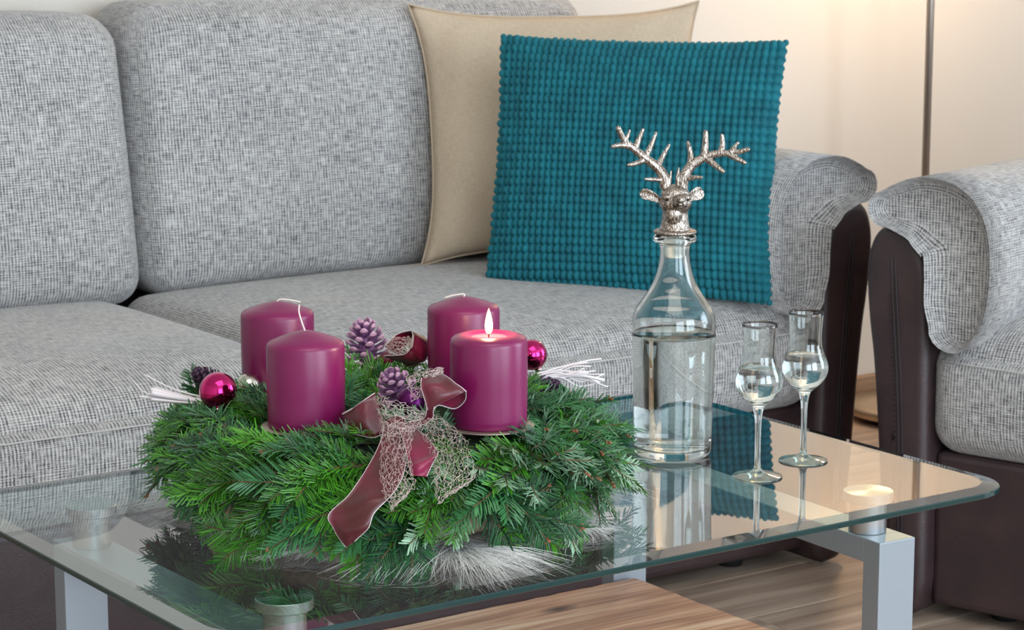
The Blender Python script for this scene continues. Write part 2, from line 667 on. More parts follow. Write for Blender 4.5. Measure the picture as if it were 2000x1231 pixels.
def add_cushion(mb, c, size, r, n, fn=None, uvoff=(0, 0)):
    """soft rounded box; fn(p, q) moves a point p given q in -1..1 (before rounding)"""
    h = [s / 2 for s in size]
    C0 = Vector(c)
    for ax in range(3):
        b1, b2 = [(1, 2), (0, 2), (0, 1)][ax]
        A = axis_samples(h[b1], r, n[b1])
        B = axis_samples(h[b2], r, n[b2])
        for s in (-1, 1):
            vs, fs, uv = [], [], []
            for y in B:
                for x in A:
                    p = [0, 0, 0]
                    p[ax], p[b1], p[b2] = s * h[ax], x, y
                    q = [max(-(h[k] - r), min(h[k] - r, p[k])) for k in range(3)]
                    d = Vector(p) - Vector(q)
                    pt = Vector(q) + d.normalized() * r
                    qq = (p[0] / h[0], p[1] / h[1], p[2] / h[2])
                    if fn:
                        pt = fn(pt, qq)
                    vs.append(C0 + pt)
            na, nb = len(A), len(B)
            for j in range(nb - 1):
                for i in range(na - 1):
                    a = j * na + i
                    idx = [a, a + 1, a + 1 + na, a + na]
                    # outward orientation
                    flip = (s == 1) == (ax == 1)
                    ii = idx[::-1] if flip else idx
                    fs.append(ii)
                    uv.append([(A[k % na] + uvoff[0] + 3 * ax, B[k // na] + uvoff[1]) for k in ii])
            mb.add(vs, fs, 0, uv)


def offset_poly(poly, d):
    n = len(poly)
    out = []
    for i in range(n):
        p0, p1, p2 = Vector(poly[i - 1]), Vector(poly[i]), Vector(poly[(i + 1) % n])
        e1, e2 = (p1 - p0).normalized(), (p2 - p1).normalized()
        nn = Vector((-e1.y - e2.y, e1.x + e2.x))
        nn.normalize()
        out.append(p1 + nn * d)
    return out


def add_sweep(mb, poly, a0, a1, r, place, rings=5, body=8, bulge=0.0, scale=1.0):
    """extrude a closed ccw 2-D profile from a0 to a1 with rounded ends; place(u, w, a)->xyz"""
    secs = []
    for i in range(rings + 1):
        t = pi / 2 * i / rings
        secs.append((a0 + r * (1 - sin(t)), r * (1 - cos(t)) if False else r * (1 - sin(pi / 2 - (pi / 2 - t)))))
    secs = []
    for i in range(rings + 1):
        t = pi / 2 * i / rings            # 0 at the cap face, pi/2 at the side
        secs.append((a0 + r * (1 - sin(t)), r * (1 - cos(pi / 2 - t))))
    inner = []
    for i in range(rings + 1):
        t = pi / 2 * i / rings
        inner.append((a0 + r * (1 - cos(t)), r * (1 - sin(t))))
    seq = inner + [(a0 + r + (a1 - a0 - 2 * r) * k / body, 0) for k in range(1, body)] + \
          [(a1 - (a - a0), o) for a, o in inner[::-1]]
    n = len(poly)
    per = [0.0]
    for i in range(n):
        per.append(per[-1] + (Vector(poly[(i + 1) % n]) - Vector(poly[i])).length)
    vs, fs, uv = [], [], []
    for a, o in seq:
        q = offset_poly(poly, o)
        for p in q:
            vs.append(place(p.x, p.y, a))
    for k in range(len(seq) - 1):
        for i in range(n):
            j = (i + 1) % n
            fs.append((k * n + i, k * n + j, (k + 1) * n + j, (k + 1) * n + i))
            uv.append([(seq[k][0], per[i]), (seq[k][0], per[i + 1]), (seq[k + 1][0], per[i + 1]), (seq[k + 1][0], per[i])])
    mb.add(vs, fs, 0, uv)
    for k, rev in ((0, True), (len(seq) - 1, False)):
        q = offset_poly(poly, seq[k][1])
        cx = sum(p.x for p in q) / n
        cy = sum(p.y for p in q) / n
        # nested rings towards the centre line keep the cap smooth
        prev = q
        for lv in (0.6, 0.3):
            cur = [Vector((cx + (p.x - cx) * lv, p.y * lv + cy * (1 - lv))) for p in q]
            b = bulge * (1 - lv)
            bp = bulge * (1 - (1.0 if prev is q else 0.6))
            sg = -1 if k == 0 else 1
            vv = [place(p.x, p.y, seq[k][0] + sg * bp) for p in prev] + [place(p.x, p.y, seq[k][0] + sg * b) for p in cur]
            ff, uu = [], []
            for i in range(n):
                j = (i + 1) % n
                f = (i, n + i, n + j, j)
                src = [prev[i], cur[i], cur[j], prev[j]]
                if not rev:
                    f = f[::-1]
                    src = src[::-1]
                ff.append(f)
                uu.append([(s_.x + 5, s_.y) for s_ in src])
            mb.add(vv, ff, 0, uu)
            prev = cur
        vv = [place(p.x, p.y, seq[k][0] + (-1 if k == 0 else 1) * bulge * 0.7) for p in prev]
        f = tuple(range(n))
        src = prev
        if rev:
            f = f[::-1]
            src = prev[::-1]
        mb.add(vv, [f], 0, [[(s_.x + 5, s_.y) for s_ in src]])


# ------------------------------------------------------------------ room shell
XL, XR, YF, YB, ZC = -3.2, 3.8, -4.5, 1.64, 2.5


def struct(o):
    o['kind'] = 'structure'
    return o


floor = struct(box_obj('floor', M['rubber'], None, XL, XR, YF, YB, -0.06, -0.012))
pw, pl = 0.19, 1.38
pm = MB()
add_box(pm, 0.0006, pl - 0.0006, 0.0006, pw - 0.0006, -0.012, 0.0)
plank0 = pm.build('floor_plank', M['floor'], floor, smooth=False)
bevel_mesh(plank0, 0.0008, 1)
first = True
rows = int((YB - YF) / pw)
for rI in range(rows + 1):
    y = YB - (rI + 1) * pw + 0.02
    if y < YF - 0.05 or y < -3.3:
        continue
    x = XL - (rI * 0.47) % pl
    while x < XR:
        o = plank0 if first else plank0.copy()
        if not first:
            COL.objects.link(o)
            o.parent = floor
        first = False
        o.location = (x, y, 0)
        x += pl
struct(box_obj('ceiling', M['ceiling'], None, XL, XR, YF, YB, ZC, ZC + 0.08))
struct(box_obj('wall_back', M['wall'], None, XL, XR, YB, YB + 0.12, -0.06, ZC))
struct(box_obj('wall_left', M['wall'], None, XL - 0.12, XL, YF, YB + 0.12, -0.06, ZC))


def wall_with_holes(name, along0, along1, holes, place):
    """wall slab built of boxes round the openings (a0, a1, z0, z1)"""
    mb = MB()
    cuts = sorted(holes)
    a = along0
    for h0, h1, z0, z1 in cuts:
        place(mb, a, h0, -0.06, ZC)
        place(mb, h0, h1, -0.06, z0)
        place(mb, h0, h1, z1, ZC)
        a = h1
    place(mb, a, along1, -0.06, ZC)
    return struct(mb.build(name, M['wall'], None, smooth=False))


wall_with_holes('wall_front', XL, XR, [(-2.5, -0.6, 0.35, 2.42), (0.0, 1.9, 0.35, 2.42)],
                lambda mb, a, b, z0, z1: add_box(mb, a, b, YF - 0.12, YF, z0, z1))
wall_with_holes('wall_right', YF, YB + 0.12, [(-3.25, -1.35, 0.35, 2.42)],
                lambda mb, a, b, z0, z1: add_box(mb, XR, XR + 0.12, a, b, z0, z1))


def window(name, a0, a1, z0, z1, side):
    mb = MB()
    t = 0.06
    bars = [(a0, a0 + t, z0, z1), (a1 - t, a1, z0, z1), (a0, a1, z0, z0 + t), (a0, a1, z1 - t, z1),
            ((a0 + a1) / 2 - 0.045, (a0 + a1) / 2 + 0.045, z0, z1)]
    for b0, b1, c0, c1 in bars:
        if side == 'front':
            add_box(mb, b0, b1, YF - 0.03, YF + 0.03, c0, c1)
        else:
            add_box(mb, XR - 0.03, XR + 0.03, b0, b1, c0, c1)
    return struct(mb.build(name, M['white'], None, smooth=False))


window('window_1', -2.5, -0.6, 0.35, 2.42, 'front')
window('window_2', 0.0, 1.9, 0.35, 2.42, 'front')
window('window_3', -3.25, -1.35, 0.35, 2.42, 'right')
struct(box_obj('baseboard_back', M['skirting'], None, XL, XR, YB - 0.018, YB, 0.0, 0.062, 0.004, 2))

# ------------------------------------------------------------------ sofas (same upholstery; profile of the arm shared)
# arm cross sections, (across, height); across 0 = inner seat edge of the arm, + outwards
PADC = [(-0.056, 0.480, 0.038), (-0.061, 0.515, 0.052), (-0.064, 0.565, 0.056), (-0.061, 0.612, 0.058),
        (-0.048, 0.640, 0.064), (-0.026, 0.656, 0.064), (0.010, 0.668, 0.053), (0.044, 0.668, 0.039),
        (0.067, 0.665, 0.029)]


def strip_section(k, n=26):
    """closed outline of a padded strip; k scales its thickness about the centre line"""
    C_ = catmull([(a, b, h) for a, b, h in PADC], 4)
    out, back = [], []
    m_ = len(C_)
    for i, c in enumerate(C_):
        d = C_[min(i + 1, m_ - 1)] - C_[max(i - 1, 0)]
        d = Vector((d.x, d.y)).normalized()
        nn = Vector((-d.y, d.x))
        h = c.z * k
        out.append(Vector((c.x, c.y)) + nn * h)
        back.append(Vector((c.x, c.y)) - nn * h)
        if i == 0:
            d0, h0, c0 = d, h, Vector((c.x, c.y))
        if i == m_ - 1:
            d1, h1, c1 = d, h, Vector((c.x, c.y))
    cap1, cap0 = [], []
    for q in range(1, 8):
        a = pi / 2 - pi * q / 8
        cap1.append(c1 + d1 * (h1 * cos(a)) + Vector((-d1.y, d1.x)) * (h1 * sin(a)))
        a = -pi / 2 - pi * q / 8
        cap0.append(c0 + d0 * (h0 * cos(a)) * 0.8 + Vector((-d0.y, d0.x)) * (h0 * sin(a)))
    return out + cap1 + back[::-1] + cap0


def add_pad(mb, place, a0, a1, r, body=10):
    secs = []
    for i in range(8):
        t = pi / 2 * i / 7
        secs.append((a0 + r * (1 - sin(t)), 0.56 + 0.44 * (1 - (1 - t / (pi / 2)) ** 2) ** 0.5 if i else 0.56))
    secs += [(a0 + r + (a1 - a0 - 2 * r) * k / body, 1.0) for k in range(1, body)]
    secs += [(a1 - (a - a0), k) for a, k in secs[:8][::-1]]
    secs = [(a, k) for a, k in secs]
    base = strip_section(1.0)
    n = len(base)
    per = [0.0]
    for i in range(n):
        per.append(per[-1] + (base[(i + 1) % n] - base[i]).length)
    vs, fs, uv = [], [], []
    dist, pa, pk = 0.0, None, None
    ds = []
    for a, k in secs:
        if pa is not None:
            dist += sqrt((a - pa) ** 2 + ((k - pk) * 0.05) ** 2)
        pa, pk = a, k
        ds.append(dist)
        vs += [place(p.x, p.y, a) for p in strip_section(k)]
    for q in range(len(secs) - 1):
        for i in range(n):
            j = (i + 1) % n
            fs.append((q * n + i, q * n + j, (q + 1) * n + j, (q + 1) * n + i))
            uv.append([(ds[q], per[i]), (ds[q], per[i + 1]), (ds[q + 1], per[i + 1]), (ds[q + 1], per[i])])
    mb.add(vs, fs, 0, uv)
    # end faces: strips across the thin section
    m_ = (n - 14) // 2
    for q in (0, len(secs) - 1):
        P = strip_section(secs[q][1])
        outl = P[:m_]
        back = P[m_ + 7:2 * m_ + 7][::-1]
        vv = [place(p.x, p.y, secs[q][0]) for p in outl + back]
        mb.add(vv, [(i, i + 1, m_ + i + 1, m_ + i) for i in range(m_ - 1)], 0,
               [[(7 + outl[i].x, outl[i].y), (7 + outl[i + 1].x, outl[i + 1].y), (7 + back[i + 1].x, back[i + 1].y),
                 (7 + back[i].x, back[i].y)] for i in range(m_ - 1)])
        for lo in (m_ - 1, n - 8):
            ring = [P[(lo + t) % n] for t in range(9)]
            mb.add([place(p.x, p.y, secs[q][0]) for p in ring], [tuple(range(9))], 0, [[(7 + p.x, p.y) for p in ring]])


PANEL = [(-0.008, 0.022), (-0.012, 0.20), (-0.010, 0.34), (-0.008, 0.45), (-0.006, 0.53), (0.002, 0.590),
         (0.024, 0.622), (0.050, 0.637), (0.076, 0.636), (0.096, 0.618), (0.107, 0.585), (0.108, 0.540),
         (0.102, 0.48), (0.093, 0.42), (0.083, 0.32), (0.074, 0.20), (0.066, 0.10), (0.062, 0.022)][::-1]
SEAM = [(0.058, 0.60), (0.050, 0.53), (0.042, 0.44), (0.034, 0.33), (0.029, 0.20), (0.027, 0.03)]


def shaped(poly, k=3):
    n = len(poly)
    out = []
    P = [Vector((p[0], p[1], 0)) for p in poly]
    for i in range(n):
        p0, p1, p2, p3 = P[i - 1], P[i], P[(i + 1) % n], P[(i + 2) % n]
        for j in range(k):
            t = j / k
            q = 0.5 * ((2 * p1) + (p2 - p0) * t + (2 * p0 - 5 * p1 + 4 * p2 - p3) * t * t
                       + (3 * p1 - p0 - 3 * p2 + p3) * t ** 3)
            out.append((q.x, q.y))
    return out


def ccw(poly):
    a = sum(poly[i][0] * poly[(i + 1) % len(poly)][1] - poly[(i + 1) % len(poly)][0] * poly[i][1]
            for i in range(len(poly)))
    return poly if a > 0 else poly[::-1]


def make_arm(root, origin, side, depth, front):
    """arm of a sofa in its local frame: x along the front, +y into the sofa. side=+1: arm at the +x end"""
    flip = side

    def pl_(dx):
        return lambda u, w, a: (origin + flip * u, a + dx, w)
    # keep windings right when mirrored
    def poly_for(P):
        q = ccw(shaped([(p[0], p[1]) for p in P]))
        return q
    mb = MB()
    add_pad(mb, pl_(0), front - 0.014, front + depth, 0.034)
    arm = mb.build('arm_cushion', M['weave'], root, weld=0.0)
    fix_normals(arm)
    mb = MB()
    add_sweep(mb, poly_for(PANEL), front, front + depth, 0.018, pl_(0), bulge=0.003)
    pan = mb.build('arm_panel', M['leather'], root)
    tag(pan, 'dark brown leather arm panel')
    fix_normals(pan)
    mb = MB()
    for off in (-0.0035, 0.0035):
        pts = catmull([(origin + flip * (u + off), front - 0.0025 + (0.004 if w > 0.59 else 0), w) for u, w in SEAM], 6)
        add_tube(mb, pts, 0.0016, 5)
    st = mb.build('seam', M['stitch'], pan)
    # single stitches along the seam
    mb = MB()
    pts = catmull([(origin + flip * (u + 0.009), front - 0.0035, w) for u, w in SEAM[1:]], 14)
    for i in range(0, len(pts) - 1):
        a, b = pts[i], pts[i + 1]
        add_tube(mb, [a, a.lerp(b, 0.6)], 0.0009, 4)
    mb.build('stitching', M['stitch'], pan)
    return arm


def fix_normals(o):
    bm = bmesh.new()
    bm.from_mesh(o.data)
    bmesh.ops.remove_doubles(bm, verts=bm.verts, dist=0.00002)
    bmesh.ops.recalc_face_normals(bm, faces=bm.faces)
    bm.to_mesh(o.data)
    bm.free()


def seat_cushion(root, x0, x1, y0, y1, z0, z1, crown=0.022, uvo=0.0, name='seat_cushion'):
    mb = MB()
    w, d, h = x1 - x0, y1 - y0, z1 - z0

    def fn(p, q):
        # front part rolls down, the top is crowned, the front face is slightly full
        if q[2] > 0:
            p.z += crown * (1 - q[0] ** 4) * (1 - abs(q[1]) ** 3) * q[2]
        fr = max(0.0, -q[1] - 0.55) / 0.45
        if q[2] > 0:
            p.z -= 0.030 * fr ** 2 * q[2]
        if q[1] <= -0.9:
            p.y -= 0.012 * (1 - q[0] ** 6) * (1 - q[2] ** 2)
        return p
    add_cushion(mb, ((x0 + x1) / 2, (y0 + y1) / 2, (z0 + z1) / 2), (w, d, h), 0.05, (16, 16, 4), fn, (uvo, 0))
    o = mb.build(name, M['weave'], root)
    fix_normals(o)
    # seam piping along the front edge and short side returns
    mb = MB()
    zs = z1 - 0.052
    add_tube(mb, [(x0 + 0.03 + (w - 0.06) * i / 24, y0 - 0.0105 * (1 - (2 * i / 24 - 1) ** 6), zs) for i in range(25)],
             0.0013, 6)
    mb.build('seam', M['weave'], o)
    return o


def back_cushion(root, x0, x1, yf, z0, z1, thick=0.20, lean=0.24, uvo=0.0, round_=0.055):
    mb = MB()
    w, h = x1 - x0, z1 - z0

    def fn(p, q):
        if q[1] < 0:
            p.y -= 0.030 * (1 - q[0] ** 4) * (1 - abs(q[2]) ** 3) * (-q[1])
        # top corners droop a little, bottom edge is fuller
        p.z -= 0.010 * abs(q[0]) ** 6 * max(q[2], 0)
        p.x *= 1.0 - 0.012 * max(q[2], 0)
        p.y += lean * (p.z + h / 2)
        return p
    add_cushion(mb, ((x0 + x1) / 2, yf + thick / 2, (z0 + z1) / 2), (w, thick, h), round_, (18, 3, 12), fn, (uvo, 0))
    o = mb.build('back_cushion', M['weave'], root)
    fix_normals(o)
    return o


# --- three-seat sofa along the back wall
sofa = empty('sofa', (0.2, 1.1, 0))
tag(sofa, 'light grey woven sofa with dark brown leather base against the back wall', 'sofa')
hold = empty('tmp')      # builder frame at world origin
sofa_parts_before = set(bpy.data.objects)
SE = 1.158               # seat edge at the right arm
seat_cushion(sofa, 0.180, SE, 0.672, 1.40, 0.285, 0.475, uvo=0.0)
seat_cushion(sofa, -0.740, 0.176, 0.672, 1.40, 0.285, 0.475, uvo=1.3)
back_cushion(sofa, 0.232, 1.215, 1.350, 0.462, 0.972, uvo=0.4, lean=0.13)
back_cushion(sofa, -0.745, 0.222, 1.325, 0.462, 0.958, uvo=2.1, lean=0.15)
base = box_obj('base', M['leather'], sofa, -0.80, 1.155, 0.705, 1.56, 0.028, 0.288, 0.012, 3)
tag(base, 'dark brown leather base')
bk = box_obj('back_frame', M['leather'], sofa, -0.80, 1.24, 1.545, 1.612, 0.03, 0.86, 0.012, 3)
make_arm(sofa, SE, 1, 0.70, 0.664)
make_arm(sofa, -0.742, -1, 0.70, 0.664)
for fx_, fy_ in ((-0.72, 0.78), (1.05, 0.78), (-0.72, 1.48), (1.05, 1.48)):
    mb = MB()
    add_lathe(mb, [(0, 0), (0.022, 0), (0.025, 0.03), (0, 0.03)], 20, 0, (fx_, fy_, 0))
    mb.build('foot', M['rubber'], sofa)


def reroot(root):
    """children were modelled in world space: shift them into the frame of the root"""
    T = Matrix.Translation(-Vector(root.location))
    for ch in root.children:
        ch.data.transform(T)
        for g in ch.children:
            g.data.transform(T)
            for g2 in g.children:
                g2.data.transform(T)


reroot(sofa)
bpy.data.objects.remove(hold)

# --- second sofa, turned to face the table from the right; local x runs along its front, local y into it
# world = o2 + R(rz) * local ; front line runs from the arm (local x<0) towards the open end (local x>0)
o2 = (1.092, 0.372, 0.0)
sofa2 = empty('sofa', o2, radians(-90 + 16))
tag(sofa2, 'grey woven sofa with dark leather front at the right edge, cut by the frame', 'sofa')
# local +x runs from the arm beside the other sofa towards the open end, +y into the seat
make_arm(sofa2, 0.014, -1, 0.78, -0.022)
seat_cushion(sofa2, 0.014, 1.10, -0.010, 0.72, 0.275, 0.482, crown=0.040, uvo=0.7)
back_cushion(sofa2, 0.016, 1.10, 0.70, 0.462, 0.93, uvo=3.1)
b2 = box_obj('base', M['leather'], sofa2, 0.024, 1.10, 0.012, 0.86, 0.024, 0.278, 0.012, 3)
tag(b2, 'dark brown leather base')
make_arm(sofa2, 1.100, 1, 0.78, -0.022)
box_obj('back_frame', M['leather'], sofa2, -0.06, 1.10, 0.90, 0.96, 0.03, 0.84, 0.012, 3)
for fx_, fy_ in ((1.0, 0.09), (0.12, 0.09), (1.0, 0.8), (0.12, 0.8)):
    mb = MB()
    add_lathe(mb, [(0, 0), (0.022, 0), (0.025, 0.026), (0, 0.026)], 20, 0, (fx_, fy_, 0))
    mb.build('foot', M['rubber'], sofa2)


# ------------------------------------------------------------------ scatter cushions
def pillow_frame(bl, br, lean, tilt=0.0):
    bl, br = Vector(bl), Vector(br)
    ex = (br - bl).normalized()
    nh = Vector((-ex.y, ex.x, 0)).normalized()      # horizontal, away from the viewer
    ez = (Vector((0, 0, 1)) * cos(lean) + nh * sin(lean)).normalized()
    ey = ez.cross(ex).normalized()
    return Matrix(((ex.x, ey.x, ez.x, bl.x), (ex.y, ey.y, ez.y, bl.y), (ex.z, ey.z, ez.z, bl.z), (0, 0, 0, 1)))


def pillow_surface(u, v, w, h, T, pull, ear, sgn, power=0.55):
    """u, v in -1..1; returns local (x, y, z), sgn=-1 front"""
    x = u * w / 2 * (1 - pull * (1 - abs(v) ** ear))
    z = v * h / 2 * (1 - pull * (1 - abs(u) ** ear))
    t = T * (max(0.0, (1 - u ** 4)) ** power) * (max(0.0, (1 - v ** 4)) ** power)
    t *= 0.78 + 0.22 * cos(u * pi / 2) * cos(v * pi / 2)
    return Vector((x + w / 2, sgn * t, z + h / 2))


def make_pillow(name, label, mat, frame, w, h, T, pull, ear, folds=0.0, n=44):
    root = empty(name)
    root.matrix_world = frame
    tag(root, label, 'cushion')
    mb = MB()
    for sgn in (-1, 1):
        vs, fs, uv = [], [], []
        for j in range(n + 1):
            for i in range(n + 1):
                u, v = -1 + 2 * i / n, -1 + 2 * j / n
                p = pillow_surface(u, v, w, h, T, pull, ear, sgn)
                if folds:
                    c = max(0.0, abs(u) + abs(v) - 1.05)
                    e = (1 - u ** 8) * (1 - v ** 8)
                    p.y += sgn * folds * e * c * sin(14 * (u * (1 if v < 0 else -1) + v * 0.6) + 3 * u * v)
                    p.y += sgn * folds * 0.35 * e * sin(5 * u + 3 * v + 1.3) * sin(4 * v - 2 * u)
                vs.append(p)
        for j in range(n):
            for i in range(n):
                a = j * (n + 1) + i
                f = [a, a + 1, a + n + 2, a + n + 1]
                if sgn == 1:
                    f = f[::-1]
                fs.append(f)
                uv.append([((k % (n + 1)) / n * w, (k // (n + 1)) / n * h) for k in f])
        mb.add(vs, fs, 0, uv)
    o = mb.build('cover', mat, root, weld=0.0003)
    # edge seam
    mb = MB()
    loop = []
    for i in range(41):
        loop.append(pillow_surface(-1 + i / 20, -1, w, h, T, pull, ear, -1))
    for i in range(1, 41):
        loop.append(pillow_surface(1, -1 + i / 20, w, h, T, pull, ear, -1))
    for i in range(1, 41):
        loop.append(pillow_surface(1 - i / 20, 1, w, h, T, pull, ear, -1))
    for i in range(1, 41):
        loop.append(pillow_surface(-1, 1 - i / 20, w, h, T, pull, ear, -1))
    add_tube(mb, loop, 0.0018, 6)
    mb.build('seam', mat, root)
    return root


beige = make_pillow('throw_pillow', 'plain beige linen cushion leaning on the sofa back, behind the teal one',
                    M['linen'], pillow_frame((0.742, 1.290, 0.488), (1.247, 1.085, 0.488), 0.24), 0.555, 0.480, 0.062,
                    0.115, 3.0, folds=0.012)


def bobble_pillow():
    fr = pillow_frame((0.740, 1.075, 0.480), (1.028, 0.680, 0.480), 0.20)
    w, h, T, pull, ear = 0.500, 0.436, 0.060, 0.040, 2.4
    root = make_pillow('throw_pillow', 'teal velvet cushion covered in small bobbles leaning in the sofa corner',
                       M['velvet'], fr, w, h, T * 0.93, pull, ear)
    NX, NZ, K = 43, 30, 8
    A = 0.0100
    mb = MB()
    nx, nz = NX * K, NZ * K
    P = {}
    rnd = random.Random(3)
    amp = [[1 + rnd.uniform(-0.18, 0.18) for _ in range(NX + 1)] for _ in range(NZ + 1)]
    for j in range(nz + 1):
        for i in range(nx + 1):
            u, v = -1 + 2 * i / nx, -1 + 2 * j / nz
            e = 1e-3
            p = pillow_surface(u, v, w, h, T, pull, ear, -1)
            pu = pillow_surface(max(-0.995, min(0.995, u)) + e, v, w, h, T, pull, ear, -1) - \
                pillow_surface(max(-0.995, min(0.995, u)) - e, v, w, h, T, pull, ear, -1)
            pv = pillow_surface(u, max(-0.995, min(0.995, v)) + e, w, h, T, pull, ear, -1) - \
                pillow_surface(u, max(-0.995, min(0.995, v)) - e, w, h, T, pull, ear, -1)
            nn = pu.cross(pv)
            nn.normalize()
            fu, fv = (i % K) / K * 2 - 1, (j % K) / K * 2 - 1
            hh = max(0.0, 1 - (abs(fu) ** 2.3 + abs(fv) ** 2.6) / 1.55) ** 0.75
            P[i, j] = p + nn * (A * hh * amp[min(j // K, NZ)][min(i // K, NX)])
            if i in (0, nx) or j in (0, nz):
                P[i, j] = p
    vs = [P[i, j] for j in range(nz + 1) for i in range(nx + 1)]
    fs, uv = [], []
    for j in range(nz):
        for i in range(nx):
            a = j * (nx + 1) + i
            f = (a, a + 1, a + nx + 2, a + nx + 1)
            fs.append(f)
            uv.append([((k % (nx + 1)) / nx * w, (k // (nx + 1)) / nx * h) for k in f])
    mb.add(vs, fs, 0, uv)
    # bobbled rim all round the seam
    ico = [(0, 0, 1), (1, 0, 0), (0, 1, 0), (-1, 0, 0), (0, -1, 0), (0, 0, -1)]
    for side in range(4):
        cnt = NX if side in (0, 2) else NZ
        for i in range(cnt + 1):
            t = -1 + 2 * i / cnt
            u, v = [(t, -1), (1, t), (t, 1), (-1, t)][side]
            c = pillow_surface(u, v, w, h, T, pull, ear, -1)
            pb = MB()
            add_lathe(pb, [(0, -1), (0.7, -0.7), (1, 0), (0.7, 0.7), (0, 1)], 8)
            mb.add([c + Vector(q) * 0.0058 for q in pb.v], pb.f, 0, [[(t + 1, t + 1)] * len(f) for f in pb.f])
    o = mb.build('bobble_pile', M['velvet'], root)
    o['kind'] = 'stuff'
    fix_normals(o)
    return root


teal = bobble_pillow()

# ------------------------------------------------------------------ floor lamp between the sofas
lamp = empty('floor_lamp', (2.152, 1.44, 0))
tag(lamp, 'thin brushed metal floor lamp on a round base in the corner between the sofas', 'lamp')
mb = MB()
add_lathe(mb, [(0, 0.012), (0.150, 0.012), (0.158, 0.014), (0.160, 0.018), (0.160, 0.030), (0.157, 0.034),
               (0.10, 0.036), (0, 0.037)], 72)
mb.build('base', M['champagne'], lamp)
mb = MB()
add_lathe(mb, [(0, 0), (0.13, 0), (0.13, 0.013), (0, 0.013)], 48)
mb.build('foot_ring', M['rubber'], lamp)
mb = MB()
add_tube(mb, [(0, 0, 0.03), (0, 0, 1.80)], 0.0085, 24)
mb.build('pole', M['pole'], lamp)
mb = MB()
add_lathe(mb, [(0.020, 0.036), (0.020, 0.055), (0.0086, 0.058)], 24)
mb.build('pole_collar', M['pole'], lamp)
mb = MB()
add_lathe(mb, [(0.175, 1.46), (0.130, 1.74), (0.127, 1.74), (0.172, 1.46)], 64, closed=True)
mb.build('lamp_shade', M['shade'], lamp)
mb = MB()
for k in range(3):
    a = 2 * pi * k / 3
    add_tube(mb, [(0.008 * cos(a), 0.008 * sin(a), 1.735), (0.128 * cos(a), 0.128 * sin(a), 1.735)], 0.0018, 6)
mb.build('shade_spider', M['pole'], lamp)
for sx_ in (-0.055, 0.055):
    mb = MB()
    add_lathe(mb, [(0, 1.545), (0.018, 1.555), (0.028, 1.575), (0.026, 1.598), (0.013, 1.625), (0.012, 1.65), (0, 1.65)],
              24, 0, (sx_, 0, 0))
    mb.build('bulb', M['bulb'], lamp)
mb = MB()
add_tube(mb, [(-0.055, 0, 1.655), (0.055, 0, 1.655)], 0.006, 10)
mb.build('bulb_holder', M['pole'], lamp)
for sx_ in (-0.055, 0.055):
    ld = bpy.data.lights.new('lamp_bulb_light', 'POINT')
    ld.energy = 19
    ld.color = (1.0, 0.66, 0.36)
    ld.shadow_soft_size = 0.035
    lo = bpy.data.objects.new('lamp_bulb_light', ld)
    lo.location = (2.152 + sx_, 1.44 - 0.0, 1.515)
    COL.objects.link(lo)

# ------------------------------------------------------------------ coffee table
TZ = 0.450
DT = 0.08173      # the whole table group is lifted by this at the end: glass at 0.53 m
table = empty('coffee_table', (0, 0, 0))
tag(table, 'rectangular glass coffee table on silver metal legs with a wooden shelf underneath', 'table')


def rounded_rect(hx, hy, r, seg=10):
    pts = []
    for cx, cy, a0 in ((hx - r, hy - r, 0), (-hx + r, hy - r, 90), (-hx + r, -hy + r, 180), (hx - r, -hy + r, 270)):
        for k in range(seg + 1):
            a = radians(a0 + 90 * k / seg)
            pts.append((cx + r * cos(a), cy + r * sin(a)))
    return pts


def glass_top():
    mb = MB()
    bw = 0.020
    rings = [(rounded_rect(0.55 - bw, 0.35 - bw, 0.045), TZ), (rounded_rect(0.55, 0.35, 0.062), TZ - 0.0028),
             (rounded_rect(0.5510, 0.3510, 0.063), TZ - 0.0040),
             (rounded_rect(0.5510, 0.3510, 0.063), TZ - 0.0088), (rounded_rect(0.5495, 0.3495, 0.062), TZ - 0.0100)]
    n = len(rings[0][0])
    for pts, z in rings:
        mb.v += [(x, y, z) for x, y in pts]
    mats = [1 and 0, 2, 2, 2]
    for k in range(4):
        for i in range(n):
            j = (i + 1) % n
            a = k * n
            mb.f.append([a + i, a + n + i, a + n + j, a + j])
            mb.m.append(mats[k])
            mb.uv.append(None)
    mb.f.append(list(range(n)))
    mb.m.append(0)
    mb.uv.append(None)
    mb.f.append([4 * n + i for i in range(n)][::-1])
    mb.m.append(1)
    mb.uv.append(None)
    return mb.build('glass_top', [M['tglass'], M['tunder'], M['tedge']], table, smooth=False)


glass_top()
SO = {'R': (0.404, -0.238), 'B': (0.432, 0.250), 'L': (-0.402, 0.246), 'F': (-0.402, -0.218)}
for k, (x, y) in SO.items():
    mb = MB()
    add_lathe(mb, [(0, 0.428), (0.0298, 0.428), (0.0305, 0.4288), (0.0305, 0.4390), (0.0298, 0.4397), (0, 0.4397)], 56,
              0, (x, y, 0))
    d = mb.build('glass_holder', M['steel'], table, smooth=False)
    mb = MB()
    add_lathe(mb, [(0.0230, 0.3895), (0.0230, 0.4283)], 48, 0, (x, y, 0))
    mb.build('stem', M['steel'], d)


